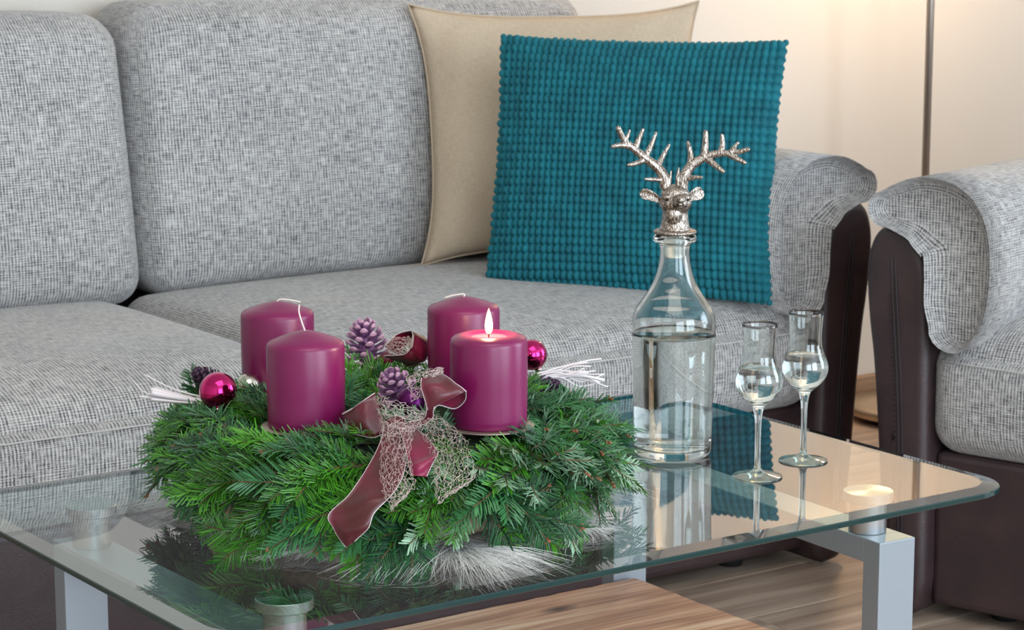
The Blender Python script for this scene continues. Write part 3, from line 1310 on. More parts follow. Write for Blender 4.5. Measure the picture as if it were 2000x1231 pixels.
def leg_frame(x0, y0, x1, y1):
    """flat tube frame: top bar from (x0,y0) to (x1,y1) at 0.39 m and a leg under each end"""
    d = Vector((x1 - x0, y1 - y0, 0))
    ln = d.length
    a = math.atan2(d.y, d.x) - pi / 2
    Mx = Matrix.Translation((x0, y0, 0)) @ Matrix.Rotation(a, 4, 'Z')
    w, t = 0.028, 0.030
    b = box_obj('top_bar', M['silver_paint'], table, -w, w, t - 0.0012, ln - t + 0.0012, 0.359, 0.389, 0.0012, 2)
    b.data.transform(Mx)
    for s in (0, 1):
        y_ = 0 if s == 0 else ln - t
        g = box_obj('leg', M['silver_paint'], table, -w, w, y_, y_ + t, 0.012 - DT, 0.3890, 0.0012, 2)
        g.data.transform(Mx)
        mb = MB()
        add_box(mb, -w, w, y_, y_ + t, -DT, 0.012 - DT)
        f = mb.build('foot_pad', M['rubber'], g, smooth=False)
        f.data.transform(Mx)
    c = box_obj('foot_bar', M['silver_paint'], table, -w, w, t, ln - t, 0.150, 0.178, 0.002, 2)
    c.data.transform(Mx)


leg_frame(0.403, -0.292, 0.431, 0.296)
leg_frame(-0.402, -0.292, -0.402, 0.296)

# rustic shelf board
mb = MB()
pts = []
rnd = random.Random(5)
top, bot = [], []
hx, hy = 0.432, 0.258
edge = []
NSEG = 46
for i in range(NSEG):
    edge.append((-hx + 2 * hx * i / NSEG, -hy + rnd.uniform(-0.0015, 0.0015)))
for i in range(28):
    edge.append((hx + rnd.uniform(-0.0015, 0.0015), -hy + 2 * hy * i / 28))
for i in range(NSEG):
    edge.append((hx - 2 * hx * i / NSEG, hy + rnd.uniform(-0.0015, 0.0015)))
for i in range(28):
    edge.append((-hx + rnd.uniform(-0.0015, 0.0015), hy - 2 * hy * i / 28))
n = len(edge)
ring = [[(x * s, y * s, z) for x, y in edge] for s, z in ((1.0, 0.180), (1.0, 0.2025), (0.995, 0.205))]
for rg in ring:
    mb.v += rg
for k in range(2):
    for i in range(n):
        j = (i + 1) % n
        mb.f.append([k * n + i, k * n + j, (k + 1) * n + j, (k + 1) * n + i])
mb.f.append([2 * n + i for i in range(n)])
mb.f.append([i for i in range(n)][::-1])
mb.m = [0] * len(mb.f)
mb.uv = [None] * len(mb.f)
sh = mb.build('shelf_board', M['shelf'], table, smooth=False)
tag(sh, 'rustic knotty wooden shelf board')

# ------------------------------------------------------------------ bottle with water and stag stopper
BX, BY = 0.299, 0.013
bottle = empty('bottle', (BX, BY, TZ))
tag(bottle, 'clear glass bottle with wide body, slim neck and ring lip, filled with water', 'bottle')
outer = [(0.0, 0.0045), (0.030, 0.0042), (0.0405, 0.0), (0.0455, 0.0012), (0.0485, 0.006), (0.0495, 0.015), (0.0500, 0.04),
         (0.0512, 0.09), (0.0525, 0.140), (0.0530, 0.165), (0.0518, 0.178), (0.0478, 0.190), (0.0420, 0.199),
         (0.0340, 0.211), (0.0270, 0.224), (0.0222, 0.237), (0.0195, 0.250), (0.0186, 0.262), (0.0190, 0.270),
         (0.0210, 0.2735), (0.0262, 0.2755), (0.0274, 0.2790), (0.0264, 0.2825), (0.0225, 0.2850), (0.0180, 0.2855)]
inner = [(0.0150, 0.2840), (0.0148, 0.270), (0.0152, 0.258), (0.0170, 0.245), (0.0205, 0.232), (0.0255, 0.2195),
         (0.0325, 0.2075), (0.0405, 0.1955), (0.0462, 0.1865), (0.0495, 0.1760), (0.0505, 0.164), (0.0500, 0.140),
         (0.0488, 0.09), (0.0476, 0.04), (0.0470, 0.020), (0.0440, 0.0125), (0.034, 0.0100), (0.0, 0.0110)]
mb = MB()
add_lathe(mb, spline_prof(outer, 4) + spline_prof(inner, 4), 96)
bo = mb.build('bottle_body', M['glass'], bottle)
fix_normals(bo)
wl = 0.1585
win = [(r, z) for r, z in spline_prof(inner, 4) if z < wl]
mb = MB()
add_lathe(mb, [(0, wl)] + [(0.0490, wl), (0.0500, wl + 0.0004), (0.05065, wl + 0.0014)]
          + [(r + 0.00012 if r > 0.001 else 0.0, z - 0.0001) for r, z in win], 96)
wt = mb.build('water', M['water'], bottle)
fix_normals(wt)

stop = empty('bottle_stopper', (BX, BY, TZ + 0.2857))
stop.rotation_euler = (0, 0, radians(-35))       # the stag looks at the viewer
tag(stop, 'antique silver stag head stopper with large antlers on the bottle', 'stopper')
# local frame: x right, -y towards the viewer, z up; millimetres from the collar underside
kk = 1 / 7513.0


def sp(X, Y, y=0.0):
    return Vector(((X - 708) * kk, y, (1092 - Y) * kk))


mb = MB()
add_lathe(mb, [(0, 0.0), (0.0262, 0.0), (0.0272, 0.0012), (0.0272, 0.0030), (0.0255, 0.0044), (0.0190, 0.0054), (0, 0.0054)], 56)
cl = mb.build('collar', M['antique'], stop)
mb = MB()
add_lathe(mb, [(0, -0.030), (0.0125, -0.030), (0.0138, -0.028), (0.0145, -0.006), (0.0146, 0.0), (0, 0.0)], 40)
mb.build('plug', M['frosted'], stop)


def add_ell(mb, c, r, rot=None, seg=20, rg=12):
    vs, fs = [], []
    R = rot.to_matrix() if rot else Matrix.Identity(3)
    for j in range(rg + 1):
        t = pi * j / rg
        for i in range(seg):
            a = 2 * pi * i / seg
            vs.append(Vector(c) + R @ Vector((r[0] * sin(t) * cos(a), r[1] * sin(t) * sin(a), r[2] * cos(t))))
    for j in range(rg):
        for i in range(seg):
            i2 = (i + 1) % seg
            fs.append((j * seg + i, (j + 1) * seg + i, (j + 1) * seg + i2, j * seg + i2))
    mb.add(vs, fs)


from mathutils import Euler
mb = MB()
add_lathe(mb, spline_prof([(0.0, 0.003), (0.0190, 0.004), (0.0180, 0.010), (0.0168, 0.018), (0.0160, 0.026),
                           (0.0162, 0.034), (0.0150, 0.042), (0.0, 0.046)], 4), 40)
add_ell(mb, sp(708, 800, -0.003), (0.0205, 0.0195, 0.0150))                      # cheeks
add_ell(mb, sp(706, 715, 0.001), (0.0180, 0.0175, 0.0118))                      # skull
add_ell(mb, sp(738, 775, -0.018), (0.0098, 0.0150, 0.0082), Euler((0.25, 0, 0.12)))   # muzzle
add_ell(mb, sp(742, 738, -0.026), (0.0062, 0.0085, 0.0052), Euler((0.3, 0, 0.1)))     # nose bridge
add_ell(mb, sp(745, 800, -0.025), (0.0072, 0.0072, 0.0036), Euler((0.2, 0, 0.1)))     # chin
for sx_ in (-1, 1):
    add_ell(mb, sp(715 + sx_ * 95, 735, -0.0135), (0.0062, 0.0046, 0.0034), Euler((0, sx_ * 0.3, 0)))  # brow
add_ell(mb, sp(690, 900, -0.012), (0.011, 0.009, 0.014))                        # throat ruff
hd = mb.build('head', M['antique'], stop)
rm = hd.modifiers.new('remesh', 'REMESH')
rm.mode = 'VOXEL'
rm.voxel_size = 0.0009
rm.use_smooth_shade = True
sm = hd.modifiers.new('smooth', 'SMOOTH')
sm.iterations = 3
sm.factor = 0.6
mb = MB()
for sx_ in (-1, 1):
    add_ell(mb, sp(715 + sx_ * 92, 757, -0.0172), (0.0026, 0.0018, 0.0021), None, 12, 8)
    add_ell(mb, sp(742 + sx_ * 26, 782, -0.0335), (0.0014, 0.0012, 0.0010), None, 8, 6)
add_tube(mb, [sp(680, 806, -0.0300), sp(715, 798, -0.0325), sp(745, 792, -0.0340), sp(775, 798, -0.0322), sp(800, 806, -0.0295)],
         0.0006, 5)
mb.build('face_detail', M['burnt'], hd)


def ear(pts_c, wid, thick, name='ear'):
    mb = MB()
    P = catmull(pts_c, 5)
    n = len(P)
    vs, fs = [], []
    for i, p in enumerate(P):
        t = i / (n - 1)
        w_ = wid * (0.42 + 0.58 * sin(min(1.0, t * 1.25) * pi / 2)) * (1 - max(0, (t - 0.62) / 0.38) ** 2.4 * 0.86)
        d = (P[min(i + 1, n - 1)] - P[max(i - 1, 0)]).normalized()
        up = Vector((0, 1, 0)).cross(d).normalized()
        for k in range(12):
            a = 2 * pi * k / 12
            cup = -0.0028 * (cos(a) ** 2) + 0.0022
            y_ = thick * sin(a)
            if sin(a) < 0:
                y_ = thick * 0.25 * sin(a) + cup      # hollow side faces the viewer
            vs.append(p + up * (w_ * cos(a)) + Vector((0, y_, 0)))
    for i in range(n - 1):
        for k in range(12):
            k2 = (k + 1) % 12
            fs.append((i * 12 + k, i * 12 + k2, (i + 1) * 12 + k2, (i + 1) * 12 + k))
    fs.append(tuple(range(12)))
    fs.append(tuple(range((n - 1) * 12, n * 12))[::-1])
    mb.add(vs, fs)
    o = mb.build(name, M['antique'], hd)
    fix_normals(o)


ear([sp(575, 790, 0.0), sp(500, 745, -0.001), sp(430, 720, 0.0), sp(372, 712, 0.002)], 0.0075, 0.003)
ear([sp(835, 765, 0.0), sp(880, 735, -0.001), sp(930, 710, 0.0), sp(972, 690, 0.002)], 0.0090, 0.003)


def antler(paths, name='antler'):
    mb = MB()
    for pts, r0, r1 in paths:
        P = catmull(pts, 5)
        n = len(P)
        r0, r1 = r0 * 1.36, r1 * 1.34
        add_tube(mb, P, [r0 + (r1 - r0) * (i / (n - 1)) for i in range(n)], 10)
        add_ell(mb, P[-1], (r1, r1, r1), None, 8, 6)
    o = mb.build(name, M['antique'], stop)
    r = o.modifiers.new('remesh', 'REMESH')
    r.mode = 'VOXEL'
    r.voxel_size = 0.00045
    r.use_smooth_shade = True
    s = o.modifiers.new('smooth', 'SMOOTH')
    s.iterations = 3
    s.factor = 0.5
    return o


antler([([sp(618, 665, 0.002), sp(602, 570, 0.002), sp(545, 480, 0.004), (sp(440, 395, 0.003)), sp(330, 305, 0.0),
          sp(225, 215, -0.004), sp(162, 90, -0.010)], 0.0058, 0.0026),
        ([sp(600, 590, 0.002), sp(520, 578, -0.004), sp(420, 568, -0.010)], 0.0030, 0.0015),
        ([sp(640, 620, 0.0), sp(655, 560, -0.001), sp(664, 500, -0.002)], 0.0030, 0.0008),
        ([sp(410, 400, 0.002), sp(330, 424, -0.006), sp(262, 432, -0.012)], 0.0030, 0.0018),
        ([sp(545, 450, 0.004), sp(590, 370, 0.008), sp(648, 265, 0.010)], 0.0034, 0.0015),
        ([sp(425, 360, 0.002), sp(470, 280, 0.005), sp(523, 148, 0.008)], 0.0036, 0.0015),
        ([sp(325, 285, 0.0), sp(362, 200, 0.003), sp(398, 112, 0.004)], 0.0034, 0.0015),
        ([sp(235, 200, -0.004), sp(255, 160, -0.004), sp(272, 112, -0.004)], 0.0026, 0.0009),
        ([sp(255, 260, -0.003), sp(180, 250, -0.008), sp(112, 260, -0.012)], 0.0032, 0.0020)])
antler([([sp(768, 665, 0.002), sp(788, 560, 0.002), sp(860, 450, 0.004), sp(985, 372, 0.003), sp(1110, 335, 0.0),
          sp(1240, 328, -0.004), sp(1378, 288, -0.010)], 0.0060, 0.0022),
        ([sp(735, 630, 0.0), sp(726, 550, -0.001), sp(736, 470, -0.002)], 0.0030, 0.0008),
        ([sp(800, 575, 0.002), sp(870, 560, -0.004), sp(948, 551, -0.010)], 0.0034, 0.0014),
        ([sp(850, 440, 0.004), sp(850, 340, 0.008), sp(826, 240, 0.010)], 0.0036, 0.0018),
        ([sp(975, 365, 0.003), sp(988, 260, 0.006), sp(990, 142, 0.008)], 0.0040, 0.0024),
        ([sp(1130, 330, 0.0), sp(1146, 250, 0.003), sp(1142, 168, 0.004)], 0.0036, 0.0018),
        ([sp(1220, 322, -0.004), sp(1258, 270, -0.004), sp(1286, 232, -0.005)], 0.0030, 0.0014),
        ([sp(1200, 335, -0.002), sp(1280, 378, -0.008), sp(1350, 414, -0.012)], 0.0034, 0.0018),
        ([sp(1010, 390, 0.003), sp(1080, 445, -0.004), sp(1150, 496, -0.010)], 0.0036, 0.0019)])


# ------------------------------------------------------------------ two schnapps glasses
def schnapps_glass(label, x, y, rz):
    root = empty('schnapps_glass', (x, y, TZ), rz)
    tag(root, label, 'glass', 'long-stemmed schnapps glasses')
    og = [(0.0, 0.0), (0.0300, 0.0), (0.0310, 0.0008), (0.0306, 0.0018), (0.022, 0.0034), (0.011, 0.0058), (0.0058, 0.0095),
          (0.0040, 0.016), (0.0036, 0.040), (0.0040, 0.066), (0.0052, 0.080), (0.0082, 0.0895), (0.0150, 0.0955),
          (0.0230, 0.1035), (0.0280, 0.1130), (0.0290, 0.1220), (0.0270, 0.1310), (0.0235, 0.1395), (0.0208, 0.1480),
          (0.0200, 0.1600), (0.0208, 0.1750), (0.0218, 0.1905)]
    ig = [(0.0214, 0.1910), (0.0210, 0.1905), (0.0201, 0.1750), (0.0193, 0.1600), (0.0200, 0.1480), (0.0227, 0.1395),
          (0.0262, 0.1310), (0.0281, 0.1220), (0.0271, 0.1135), (0.0222, 0.1050), (0.0142, 0.0975), (0.0060, 0.0945), (0.0, 0.0940)]
    mb = MB()
    P1 = og[:3] + spline_prof(og[3:], 4)
    add_lathe(mb, P1 + spline_prof(ig, 4), 72)
    g = mb.build('glass_body', M['glass'], root)
    fix_normals(g)
    wl_ = 0.1385
    low = [(r, z) for r, z in spline_prof(ig, 4) if z < wl_ - 0.001]
    mb = MB()
    add_lathe(mb, [(0, wl_), (low[0][0] - 0.0016, wl_), (low[0][0] - 0.0002, wl_ + 0.0007)]
              + [(r + 0.0001 if r > 0.001 else 0, z - (0.0001 if r < 0.006 else 0)) for r, z in low], 72)
    w_ = mb.build('clear_spirit', M['water'], root)
    fix_normals(w_)


schnapps_glass('long-stemmed schnapps glass beside the bottle, the nearer and left one of the pair', 0.310, -0.140, 0.0)
schnapps_glass('long-stemmed schnapps glass near the table edge, the farther and right one of the pair', 0.412, -0.110, 0.4)

# ------------------------------------------------------------------ fur mat
WX, WY = -0.150, -0.015
mat_root = empty('fur_mat', (WX + 0.012, WY - 0.030, TZ))
tag(mat_root, 'round white long-haired fur mat under the advent wreath', 'mat')
mb = MB()
add_lathe(mb, [(0, 0.0005), (0.19, 0.0005), (0.196, 0.003), (0.19, 0.006), (0, 0.008)], 64)
mb.build('backing', M['fur'], mat_root)
mb = MB()
rnd = random.Random(11)
clumps = []
for q in range(150):
    a = rnd.uniform(0, 2 * pi)
    env = 0.75 + 0.35 * sin(3 * a + 0.7) + 0.25 * sin(7 * a + 2.1)
    clumps.append((a, rnd.uniform(0.13, 0.192), rnd.gauss(0, 0.55), max(0.35, env * rnd.uniform(0.7, 1.3)),
                   rnd.gauss(0, 0.9), rnd.uniform(0.05, 0.6)))
for _ in range(9500):
    a, rr_, dev, ln, cu, lift = rnd.choice(clumps)
    a += rnd.gauss(0, 0.045)
    r0 = min(0.194, rr_ + rnd.gauss(0, 0.014))
    p = Vector((r0 * cos(a), r0 * sin(a), 0.006))
    ang = a + dev + rnd.gauss(0, 0.10)
    length = ln * rnd.uniform(0.05, 0.10)
    curl = cu + rnd.gauss(0, 0.25)
    pts = [p]
    for k in range(5):
        t = (k + 1) / 5
        ang += curl / 5
        stp = length / 5
        z = max(0.0012, pts[-1].z + stp * (lift * (1 - 1.9 * t)) + rnd.gauss(0, 0.0003))
        pts.append(Vector((pts[-1].x + cos(ang) * stp, pts[-1].y + sin(ang) * stp, z)))
    add_tube(mb, pts, [0.00042, 0.0004, 0.00036, 0.0003, 0.0002, 0.00008], 3, cap=False)
fu = mb.build('fur', M['fur'], mat_root)
fu['kind'] = 'stuff'

# ------------------------------------------------------------------ wreath
wreath = empty('advent_wreath', (WX, WY, TZ))
tag(wreath, 'round advent wreath of bound green fir twigs on the glass table', 'wreath')
RW = 0.152
mb = MB()
prof = []
for k in range(20):
    a = 2 * pi * k / 20
    prof.append((RW + 0.078 * cos(a), 0.072 + 0.040 * sin(a)))
add_lathe(mb, prof, 64, closed=True)
mb.build('moss_core', M['core'], wreath)
mb = MB()
prof = []
for k in range(16):
    a = 2 * pi * k / 16
    prof.append((RW + 0.055 * cos(a), 0.030 + 0.020 * sin(a)))
add_lathe(mb, prof, 64, closed=True)
tag(mb.build('straw_ring', M['straw'], wreath), 'pale straw base ring')


def make_needle(mb, base, d, up, ln, wd, top, under):
    """flat blunt fir needle, two segments, with a pale underside"""
    s = d.cross(up).normalized()
    th = up * (wd * 0.17)
    c1 = base + d * ln * 0.5 + up * ln * 0.05
    c2 = base + d * ln
    v = [base - s * wd * 0.18, base + s * wd * 0.18,
         c1 - s * wd * 0.5 - th, c1 + s * wd * 0.5 - th, c1 + th,
         c2 - s * wd * 0.30 - th, c2 + s * wd * 0.30 - th, c2 + th * 0.6 + d * wd * 0.2]
    f = [(0, 2, 4), (1, 4, 3), (0, 4, 1), (2, 5, 7, 4), (3, 4, 7, 6), (0, 1, 3, 2), (2, 3, 6, 5), (5, 6, 7)]
    mb.add(v, f, [top, top, top, top, top, under, under, top])


def twig_mesh(seed, length=0.12, shoots=4, flat=0.65, bud=False, dens=1.0):
    """fir twig growing along +x, upper side +z. material slots: stem, needle, underside, bud"""
    rnd = random.Random(seed)
    mb = MB()
    axes = []
    bend = rnd.uniform(-0.25, 0.25)
    droop = rnd.uniform(0.1, 0.4)
    main = []
    for k in range(9):
        t = k / 8
        main.append(Vector((length * t, length * bend * t * t * 0.5, -length * droop * t * t * 0.5)))
    axes.append((main, 1.0))
    for s in range(shoots):
        t0 = 0.12 + 0.62 * (s + rnd.uniform(0, 0.6)) / max(1, shoots)
        i0 = int(t0 * 8)
        st = main[i0]
        sd = 1 if s % 2 else -1
        ang = sd * rnd.uniform(0.5, 0.85)
        ln = length * rnd.uniform(0.36, 0.58) * (1.15 - t0 * 0.6)
        pts = []
        for k in range(6):
            t = k / 5
            pts.append(st + Vector((cos(ang) * ln * t, sin(ang) * ln * t, -ln * 0.15 * t * t + rnd.uniform(-.001, .001))))
        axes.append((pts, 0.85))
    for pts, sc in axes:
        n = len(pts)
        add_tube(mb, pts, [0.0017 * sc * (1 - 0.55 * i / (n - 1)) for i in range(n)], 5, 0)
        tot = sum((pts[i + 1] - pts[i]).length for i in range(n - 1))
        cnt = int(tot / 0.00155 * dens)
        for k in range(cnt):
            t = (k + 0.5) / cnt
            fi = t * (n - 1)
            i = min(int(fi), n - 2)
            p = pts[i].lerp(pts[i + 1], fi - i)
            ax = (pts[i + 1] - pts[i]).normalized()
            side = Vector((0, 0, 1)).cross(ax).normalized()
            upv = ax.cross(side).normalized() * -1
            upv = Vector((0, 0, 1)) - ax * ax.z
            upv.normalize()
            a = rnd.gauss(0.1, 0.26) + (0 if rnd.random() < 0.8 else rnd.uniform(0.4, 1.2))
            sd = 1 if k % 2 else -1
            lat = side * sd * cos(a) + upv * abs(sin(a)) * (1 if a > -0.2 else -0.5)
            fw = rnd.uniform(0.62, 0.86) + 0.6 * t ** 4
            d = (lat + ax * fw).normalized()
            nu = (upv - d * d.dot(upv))
            if nu.length < 0.2:
                nu = side - d * d.dot(side)
            nu.normalize()
            ln = rnd.uniform(0.0215, 0.0262) * (0.75 + 0.5 * sin(pi * min(1, t * 1.1))) * sc ** 0.5
            if t > 0.9:
                ln *= 0.85
            make_needle(mb, p, d, nu, ln, rnd.uniform(0.0021, 0.0026), 1, 2)
        if bud:
            add_ell(mb, pts[-1] + Vector((0.001, 0, 0)), (0.0030, 0.0022, 0.0022), None, 8, 5)
            for q in range(40):
                mb.m[-1 - q] = 3
            for sd in (-1, 1):
                add_ell(mb, pts[-1] + Vector((-0.001, sd * 0.003, 0)), (0.0022, 0.0018, 0.0018), None, 8, 5)
                for q in range(40):
                    mb.m[-1 - q] = 3
    return mb


def twig_proto(seed, mat, **kw):
    mb = twig_mesh(seed, **kw)
    me_o = mb.build('fir_twig', [M['stem'], mat, M['needle_u'], M['bud']], wreath, smooth=False)
    me = me_o.data
    bpy.data.objects.remove(me_o)
    return me


protoG = [twig_proto(100 + i, M['needle_g'], length=0.110 + 0.012 * (i % 3), shoots=1 + i % 3) for i in range(6)]
protoB = [twig_proto(200 + i, M['needle_b'], length=0.105 + 0.012 * (i % 3), shoots=1 + i % 3, bud=(i == 5)) for i in range(6)]
protoS = [twig_proto(300 + i, M['needle_g'] if i % 2 else M['needle_b'], length=0.06, shoots=2) for i in range(4)]

# candle seats (world x, y)
CAND = {'FL': (-0.275, -0.050), 'FR': (-0.106, -0.163), 'BL': (-0.207, 0.133), 'BR': (-0.007, 0.035)}
CZ = 0.575
VR = Vector((0.819, -0.574, 0))       # to the right in the room view from the table's near side
VT = Vector((-0.574, -0.819, 0))      # towards the near side
tw_n = 0
WC = Vector((WX, WY, 0))


def hits_candle(p):
    if p.z < CZ - 0.012:
        return False
    for x, y in CAND.values():
        if (p.x - x) ** 2 + (p.y - y) ** 2 < 0.058 ** 2:
            return True
    return False


def in_bow(p):
    q = p - WC
    a, b = q.dot(VR), q.dot(VT)
    px_ = a + 0.075 * 0
    h = p.z - TZ
    if b < 0.10:
        return False
    # the ribbon tails hang here
    return (-0.050 + (0.125 - h) * -0.35 < a < 0.055 + (h - 0.125) * 0.3) and h > 0.04 and b > 0.205 + (0.125 - h) * 1.05


def place_twig(me, pos, d, nrm, scale, flip=False):
    """pos/d/nrm in world; the twig's +x follows d, +z follows nrm"""
    global tw_n
    d = d.normalized()
    nrm = (nrm - d * nrm.dot(d)).normalized()
    s = nrm.cross(d)
    ln = 0.11 * scale
    for t in (0.3, 0.6, 1.0):
        q = pos + d * ln * t
        if hits_candle(q):
            return False
    if q.z < TZ + 0.010:
        return False
    qh = q - WC
    if qh.z - TZ < 0.045 and abs(qh.dot(VR)) > 0.14 and rnd.random() < 0.5:
        return False
    if Vector((qh.x, qh.y)).length > (0.262 if qh.dot(VR) < 0 else 0.272) + rnd.uniform(0, 0.024):
        return False
    if in_bow(q) or in_bow(pos + d * ln * 0.6):
        return False
    o = bpy.data.objects.new('fir_twig', me)
    COL.objects.link(o)
    o.parent = wreath
    lp = pos - Vector(wreath.location)
    Mx = Matrix(((d.x, s.x, nrm.x, lp.x), (d.y, s.y, nrm.y, lp.y), (d.z, s.z, nrm.z, lp.z), (0, 0, 0, 1)))
    o.matrix_local = Mx @ Matrix.Scale(scale, 4)
    tw_n += 1
    return True


rnd = random.Random(21)
count_target = 280
tries = 0
while tw_n < count_target and tries < 6000:
    tries += 1
    lay = tries % 13
    phi = tries * 2.39996 + rnd.uniform(-0.1, 0.1)
    out = Vector((cos(phi), sin(phi), 0))
    tan = Vector((-sin(phi), cos(phi), 0))
    # section angle: 90 = top, 0 = outer side, negative = underneath
    psi = radians(rnd.choice([125, 105, 88, 72, 56, 42, 30, 18, 8, -2, 35, 60, 15]) + rnd.uniform(-8, 8))
    nrm = (out * cos(psi) + Vector((0, 0, 1)) * sin(psi)).normalized()
    down = (out * sin(psi) - Vector((0, 0, 1)) * cos(psi)).normalized()
    front = out.dot(VT)
    right = out.dot(VR)
    # flow of the binding: to the left over the near side, outwards to the right on the right side
    tdir = tan if tan.dot(VR) < 0 else -tan
    if right > 0.35:
        tdir = tan if tan.dot(VT) > 0 else -tan
        if rnd.random() < 0.4:
            tdir = -tdir
    elif front < -0.2:
        tdir = tan if rnd.random() < 0.5 else -tan
    mixo = rnd.uniform(0.25, 0.9)
    d = tdir * (1 - mixo * 0.55) + down * mixo * 0.75 + nrm * rnd.uniform(0.10, 0.34)
    pos = WC + out * (RW + 0.074 * cos(psi)) + Vector((0, 0, TZ + 0.070 + 0.038 * sin(psi)))
    bl = rnd.random()
    if right > 0.25:
        fam = protoB if bl < 0.68 else protoG
    elif right < -0.5:
        fam = protoB if bl < 0.45 else protoG
    else:
        fam = protoG if bl < 0.86 else protoB
    sc = rnd.uniform(0.78, 1.06)
    me = rnd.choice(fam)
    if psi > radians(80):
        sc *= 0.72
        if rnd.random() < 0.5:
            me = rnd.choice(protoS)
            sc = rnd.uniform(0.8, 1.1)
    if right > 0.45 and psi < radians(75) and rnd.random() < 0.35:
        nrm = -nrm + out * 0.2
    place_twig(me, pos, d, nrm, sc)

# loose tips that hang over the rim and rest on the glass
for (a, b, z, dr, dt, dz, sc, fam) in (
        (-0.06, 0.235, 0.060, -0.35, 0.55, -0.70, 0.75, protoG), (-0.16, 0.200, 0.055, -0.75, 0.45, -0.45, 0.9, protoG),
        (0.03, 0.225, 0.062, -0.15, 0.60, -0.70, 0.85, protoG), (0.14, 0.195, 0.060, 0.15, 0.55, -0.80, 0.75, protoG),
        (0.10, 0.215, 0.060, -0.45, 0.60, -0.55, 0.8, protoG), (0.20, 0.130, 0.075, 0.85, 0.25, -0.25, 1.0, protoB),
        (0.22, 0.06, 0.085, 0.95, 0.05, -0.12, 0.95, protoB), (0.19, 0.16, 0.060, 0.65, 0.50, -0.45, 0.8, protoB),
        (-0.21, 0.13, 0.060, -0.85, 0.35, -0.35, 0.95, protoB), (-0.22, 0.05, 0.075, -0.9, 0.1, -0.15, 0.85, protoB),
        (0.21, -0.02, 0.095, 0.9, -0.2, 0.25, 0.8, protoG), (-0.20, -0.04, 0.10, -0.8, -0.1, 0.45, 0.7, protoG)):
    place_twig(fam[rnd.randrange(6)], WC + VR * a + VT * b + Vector((0, 0, TZ + z)),
               VR * dr + VT * dt + Vector((0, 0, dz)), VR * dr * 0.3 + VT * 0.6 + Vector((0, 0, 0.7)), sc)


for (x, y, z, dx, dy, dz, sc) in (
        (-0.335, 0.060, 0.572, 0.35, -0.55, 0.45, 0.9),
        (-0.300, 0.035, 0.572, 0.2, -0.6, 0.5, 0.8),
        (-0.300, 0.150, 0.576, -0.1, 0.2, 0.95, 0.7), (-0.275, 0.078, 0.572, 0.3, 0.0, 0.8, 0.6),
        (-0.262, 0.085, 0.575, 0.6, 0.1, 0.55, 0.7), (-0.120, 0.110, 0.575, 0.3, -0.5, 0.5, 0.9),
        (-0.100, 0.075, 0.575, -0.3, -0.5, 0.6, 0.8), (-0.060, 0.105, 0.578, 0.4, 0.1, 0.5, 0.9),
        (-0.185, -0.040, 0.572, -0.3, -0.4, 0.6, 0.8), (-0.150, -0.020, 0.575, 0.2, 0.5, 0.6, 0.8),
        (0.060, 0.010, 0.575, 0.8, -0.1, 0.6, 0.9),
        (0.020, -0.090, 0.566, 0.6, -0.65, 0.4, 0.9), (0.075, 0.040, 0.572, 0.6, -0.5, 0.5, 0.9),
        (-0.200, 0.040, 0.570, 0.1, 0.2, 0.6, 0.9), (-0.160, 0.070, 0.570, 0.5, 0.3, 0.5, 0.9)):
    place_twig(rnd.choice(protoS), Vector((x, y, z - 0.012)), Vector((dx, dy, dz)), VT * 0.8 + Vector((0, 0, 0.8)), sc)


